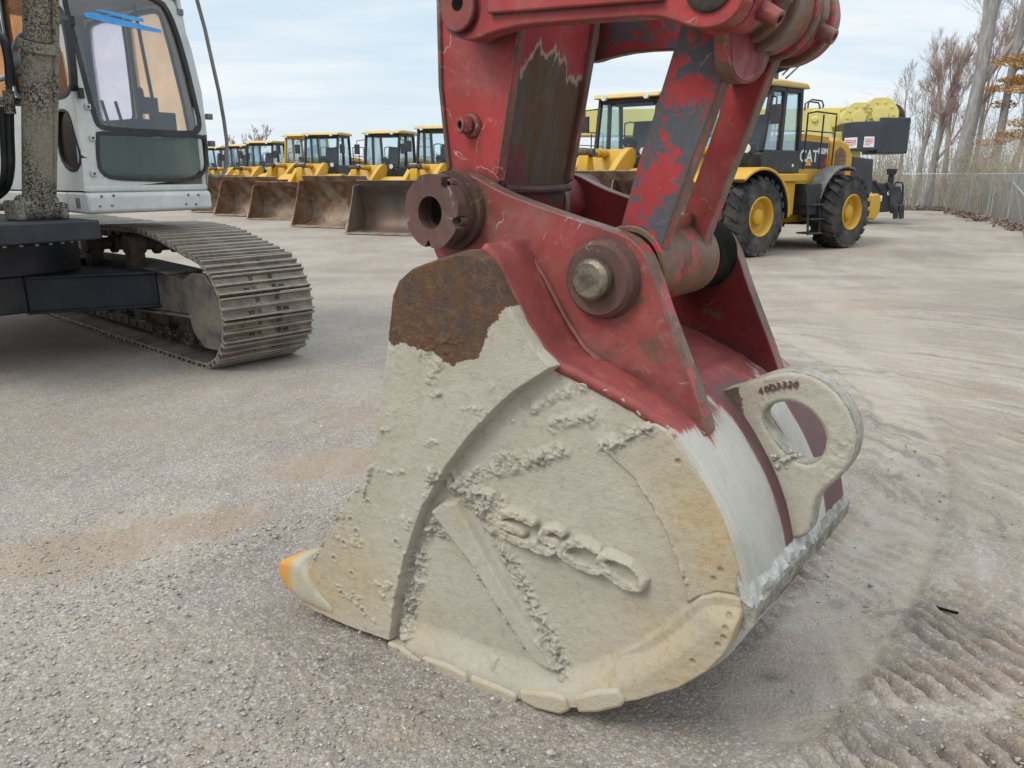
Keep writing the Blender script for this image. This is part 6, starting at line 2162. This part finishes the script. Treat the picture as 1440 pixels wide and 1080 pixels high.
# orange plastic tank by the fence
q = gnd(1236, 303)
tank = MB()
d = 36 / q.y if False else 1
m_ = MB()
m_.lathe([(.45, 0.0), (.45, .30), (.55, .33), (1.15, .33), (1.18, .36), (1.25, .36), (1.28, .32), (1.45, .32), (1.5, .24), (1.55, .24), (1.56, 0)], (0, 0, 0), (0, 0, 1), 20)
for k in range(4): m_.box(-.3 + k * .16, -.22 + k * .16, -.34, -.3, .6, 1.1)
m_.cyl((0, 0, 0), (0, 0, .45), .3, .3, 20)
tk = m_.build('orange_tank', M['orange'], None, bevel=.01)
tk.location = (q.x, q.y + 3, 0)
tag(tk, 'small ribbed orange plastic tank standing behind the crane near the fence', 'tank')

# thin radio mast far behind
q = gnd(911, 250)
m_ = MB().tube([(0, 0, 0), (0, 0, 9.3)], [.10, .05], 6)
m_.tube([(0, 0, 8.4), (-1.4, 0, 7.0)], .03, 5)
m_.tube([(0, 0, 8.4), (1.6, 0, 7.2)], .03, 5)
ms = m_.build('radio_mast', M['grey_trim'])
ms.location = (15.6, 88, 0)
tag(ms, 'thin grey radio mast above the loader cab in the gap of the red arm', 'mast')

# ------------------------------------------------------------------ chain link fence
FPTS = [gnd(1262, 294.5), gnd(1338, 296.5), gnd(1416, 314.5), gnd(1530, 345)]
fence = empty('chain_link_fence', FPTS[0])
tag(fence, 'galvanised chain link fence with thin posts along the wood at right', 'fence')
FH = 1.62
def frel(p): return Vector(p) - FPTS[0]
for A_, B_ in zip(FPTS[:-1], FPTS[1:]):
    a0, b0 = frel(A_), frel(B_)
    L = (b0 - a0).length
    d = (b0 - a0).normalized()
    m_ = MB()
    step = .10
    n = int((L + FH) / step)
    for k in range(n):
        for sg in (0, 1):
            s0 = k * step - (FH if sg == 0 else 0)
            s1 = s0 + FH
            lo, hi = (0.04, FH)
            if sg: p0, p1 = (s0 + 0, hi), (s0 - FH, lo)
            else: p0, p1 = (s0, lo), (s1, hi)
            # clip to the panel
            (xa, za), (xb, zb) = p0, p1
            if xa > xb: xa, za, xb, zb = xb, zb, xa, za
            if xb <= 0 or xa >= L: continue
            if xa < 0: za, xa = za + (zb - za) * (0 - xa) / (xb - xa), 0
            if xb > L: zb, xb = za + (zb - za) * (L - xa) / (xb - xa), L
            m_.tube([a0 + d * xa + Vector((0, 0, za)), a0 + d * xb + Vector((0, 0, zb))], .0065, 3, cap=False)
    m_.build('wire_mesh', M['wire'], fence, smooth=0)
    m_ = MB().tube([a0 + Vector((0, 0, FH)), b0 + Vector((0, 0, FH))], .012, 6)
    m_.build('top_wire', M['wire'], fence)
posts = [FPTS[0], FPTS[0].lerp(FPTS[1], .45), FPTS[1], FPTS[1].lerp(FPTS[2], .36), FPTS[1].lerp(FPTS[2], .7), FPTS[2], FPTS[2].lerp(FPTS[3], .8)]
for p in posts:
    r = frel(p)
    th = .045 if p is FPTS[2] else .03
    MB().tube([r, r + Vector((0, 0, FH + .06))], th, 10).build('post', M['galv'], fence)
r = frel(FPTS[2])
r2 = frel(FPTS[2].lerp(FPTS[3], .55))
MB().tube([r + Vector((0, 0, FH * .82)), r2 + Vector((0, 0, .35))], .03, 8).build('brace', M['galv'], fence)

# ------------------------------------------------------------------ bare wood behind the fence
def tree_mesh(seed, H, r0, lean_=(0, 0), fork=.45, depth=5, spread=.55, twig=.004, kids=(2, 3), gnarl=.12):
    rnd = random.Random(seed)
    trunk, limbs = MB(), MB()
    def grow(p, d, L, r, lev, mbk):
        n = 5 if lev == 0 else 4
        pts, rad = [p], [r]
        for i in range(n):
            j = gnarl * (.35 if lev == 0 else 1)
            d = (d + Vector((rnd.uniform(-1, 1), rnd.uniform(-1, 1), rnd.uniform(-.3, .5))) * j).normalized()
            p = p + d * (L / n)
            pts.append(p)
            rad.append(max(twig, r * (1 - .42 * (i + 1) / n)))
        mbk.tube(pts, rad, 10 if lev == 0 else (6 if lev < 3 else 3), cap=False)
        if lev >= depth: return
        kk = rnd.randint(*kids) + (2 if lev == 0 else 0) + (1 if lev >= 2 else 0)
        for c in range(kk):
            t = 1.0 if c == 0 else rnd.uniform(.45 if lev == 0 else .25, .98)
            i = min(n - 1, int(t * n))
            f = t * n - i
            q = pts[i].lerp(pts[min(i + 1, n)], f)
            rr = rad[i] * (.72 if c == 0 else .42)
            az = rnd.uniform(0, 2 * pi)
            a = d.orthogonal().normalized()
            b = d.cross(a)
            s = spread * rnd.uniform(.5, 1.3) * (.5 if c == 0 else 1)
            nd = (d + (a * cos(az) + b * sin(az)) * s + Vector((0, 0, .12))).normalized()
            grow(q, nd, L * rnd.uniform(.55, .8) * (.9 if lev else fork / .6), max(rr, twig), lev + 1, limbs)
    grow(Vector((0, 0, -.1)), Vector((lean_[0], lean_[1], 1)).normalized(), H * fork, r0, 0, trunk)
    return trunk, limbs
def add_tree(loc, seed, H, r0, label, mat='bark', tmat='twig', group=None, sc=1.0, **kw):
    t = empty('bare_tree', (loc[0], loc[1], 0))
    tag(t, label, 'tree', group)
    a, b = tree_mesh(seed, H, r0, **kw)
    a.build('trunk', M[mat], t, smooth=60)
    b.build('crown', M[tmat], t, smooth=60)
    return t
GT = 'bare trees behind the fence'
def bg(px, d):
    q = ray(px, 250)
    k = d / q.y
    return (q.x * k, d)
add_tree(bg(1343, 36.5), 3, 17, .36, 'thickest grey trunk leaning right, forking near the top of the photo', group=GT, lean_=(.10, 0), fork=.62, depth=4, gnarl=.07)
add_tree(bg(1393, 36), 5, 16, .20, 'slim straight grey tree just right of the thickest trunk', group=GT, lean_=(.03, 0), fork=.6, depth=5, gnarl=.06)
add_tree(bg(1311, 38), 8, 11, .20, 'pinkish bare tree forking low, left of the thickest trunk', tmat='twig_pink', group=GT, fork=.36, depth=6, spread=.42, kids=(3, 4))
add_tree(bg(1328, 42), 12, 13, .16, 'budding tree with many fine upright twigs just left of the thickest trunk', tmat='twig_pink', group=GT, fork=.38, depth=6, spread=.38, kids=(3, 3))
add_tree(bg(1290, 46), 15, 11, .18, 'slender bare tree nearest the dark counterweight', group=GT, fork=.40, depth=6, spread=.42)
add_tree(bg(1368, 44), 19, 14, .17, 'bare tree seen between the two grey trunks', tmat='twig_pink', group=GT, fork=.4, depth=6, spread=.4, kids=(3, 3))
add_tree(bg(1420, 41), 22, 14, .17, 'twiggy bare tree behind the orange leaves at the right edge', group=GT, fork=.40, depth=6, spread=.42, kids=(3, 3))
add_tree(bg(1450, 38), 27, 15, .2, 'bare tree at the very right edge reaching in over the fence', group=GT, fork=.42, depth=6, spread=.45, kids=(3, 3))
add_tree(bg(1265, 52), 31, 10, .16, 'small bare tree rising behind the counterweight', group=GT, fork=.4, depth=6, spread=.42)

# tree still carrying orange leaves
ot = add_tree(bg(1436, 35.0), 41, 8.5, .15, 'tree with orange leaves at the right edge above the fence', fork=.42, depth=4, spread=.6)
ot.name = 'orange_tree'
def leaves(name, centres, n, size, mat, parent=None):
    V, F = [], []
    for k in range(n):
        c, r = centres[RNG.integers(len(centres))]
        while True:
            v = RNG.uniform(-1, 1, 3)
            if (v ** 2).sum() < 1: break
        p = np.array(c) + v * np.array(r)
        a = RNG.normal(size=3)
        a /= np.linalg.norm(a)
        b = np.cross(a, RNG.normal(size=3))
        b /= np.linalg.norm(b)
        s = size * RNG.uniform(.6, 1.4)
        i = len(V)
        V += [p - a * s, p + b * s * .5, p + a * s, p - b * s * .5]
        F.append((i, i + 1, i + 2, i + 3))
    return np_mesh(name, V, F, mat, parent, smooth=False)
cl = []
for k in range(34):
    cl.append(((random.uniform(-1.7, 1.8), random.uniform(-1.2, 1.2), random.choice([random.uniform(4.9, 6.3), random.uniform(2.9, 4.6)])), (random.uniform(.3, .8), random.uniform(.3, .7), random.uniform(.12, .3))))
leaves('foliage', cl, 9500, .055, M['leaf_orange'], ot)

# undergrowth: thousands of thin stems nobody could count
def brush(name, spots, n, hmin, hmax, mat, label, r=.012, spread=.5):
    m_ = MB()
    for k in range(n):
        (x0, y0), (x1, y1), wd = spots[random.randrange(len(spots))]
        t = random.random()
        x = x0 + (x1 - x0) * t + random.uniform(-.4, .4)
        y = y0 + (y1 - y0) * t + random.uniform(0, wd)
        h = random.uniform(hmin, hmax) * random.uniform(.5, 1)
        dx, dy = random.gauss(0, spread) * h * .5, random.gauss(0, spread) * h * .5
        p = [Vector((x, y, 0)), Vector((x + dx * .3, y + dy * .3, h * .5)), Vector((x + dx, y + dy, h))]
        m_.tube(p, [r, r * .8, r * .3], 3, cap=False)
        for j in range(3):
            f = random.uniform(.3, .95)
            q = p[1].lerp(p[2], f) if f > .5 else p[0].lerp(p[1], f * 2)
            e = Vector((random.gauss(0, 1), random.gauss(0, 1), random.uniform(.2, 1.2))) * h * .16
            m_.tube([q, q + e * .6, q + e + Vector((0, 0, -.03))], [r * .5, r * .4, r * .2], 3, cap=False)
    o = m_.build(name, M[mat], None, smooth=0)
    tag(o, label, 'undergrowth', kind='stuff')
    return o
sp1 = [(tuple(FPTS[0].xy + Vector((-2, 1.5))), tuple(FPTS[1].xy + Vector((.5, 1.2))), 7.0), (tuple(FPTS[1].xy + Vector((1.2, 0))), tuple(FPTS[2].xy + Vector((1.5, 0))), 4.0), (tuple(FPTS[2].xy + Vector((1.5, 0))), tuple(FPTS[3].xy + Vector((2.0, 0))), 4.0)]
brush('undergrowth', sp1 + sp1[:2], 1900, 1.0, 3.8, 'brush', 'tangle of dry grey brown undergrowth behind the fence', .010)
brush('young_shoots', sp1[:2], 500, 1.2, 3.4, 'brush_green', 'thin greenish shoots mixed into the undergrowth', .014)
# leaf litter bank along the fence foot
m_ = MB()
cl = []
for A_, B_ in zip(FPTS[:-1], FPTS[1:]):
    for k in range(40):
        p = A_.lerp(B_, random.random())
        cl.append(((p.x + random.uniform(-.5, 1.2), p.y + random.uniform(-.3, .9), .06), (random.uniform(.2, .6), random.uniform(.2, .5), random.uniform(.04, .16))))
o = leaves('leaf_litter', cl, 6000, .06, M['litter'])
tag(o, 'fallen leaves and rubble heaped along the foot of the fence', 'leaf litter', kind='stuff')
# wooded rise behind everything at right and a low far tree line
def far_wood(name, x0, x1, y, hmin, hmax, n, mat, label, r=.05):
    m_ = MB()
    for k in range(n):
        x = random.uniform(x0, x1)
        h = random.uniform(hmin, hmax)
        yy = y + random.uniform(0, 14)
        m_.tube([Vector((x, yy, -.2)), Vector((x + random.gauss(0, .1) * h, yy, h * .6)), Vector((x + random.gauss(0, .2) * h, yy, h))], [r, r * .7, r * .2], 3, cap=False)
        for j in range(7):
            f = random.uniform(.35, 1)
            e = Vector((random.gauss(0, 1), random.gauss(0, .5), random.uniform(.1, 1.0))) * h * .09
            q = Vector((x, yy, h * f))
            m_.tube([q, q + e], [r * .35, r * .12], 3, cap=False)
    o = m_.build(name, M[mat], None, smooth=0)
    tag(o, label, 'far wood', kind='stuff')
far_wood('far_wood', 29, 75, 56, 3, 8, 700, 'twig', 'hazy grey wood filling the distance behind the trees at right', .035)
far_wood('far_tree_line', -75, 30, 105, 2, 5.0, 1000, 'twig_pink', 'low pinkish line of bare trees on the horizon behind the loaders', .09)
for px, H, sd in ((362, 11, 51), (395, 9, 53), (335, 9.5, 57)):
    add_tree(bg(px, 96), sd, H, .16, {51: 'tallest of three faint bare trees far behind the loader cabs', 53: 'faint far tree nearest the yellow-framed loader cab', 57: 'faint far tree nearest the bowed hand rail'}[sd], tmat='twig_pink', group='faint bare trees on the horizon', fork=.36, depth=5, spread=.5, twig=.02)
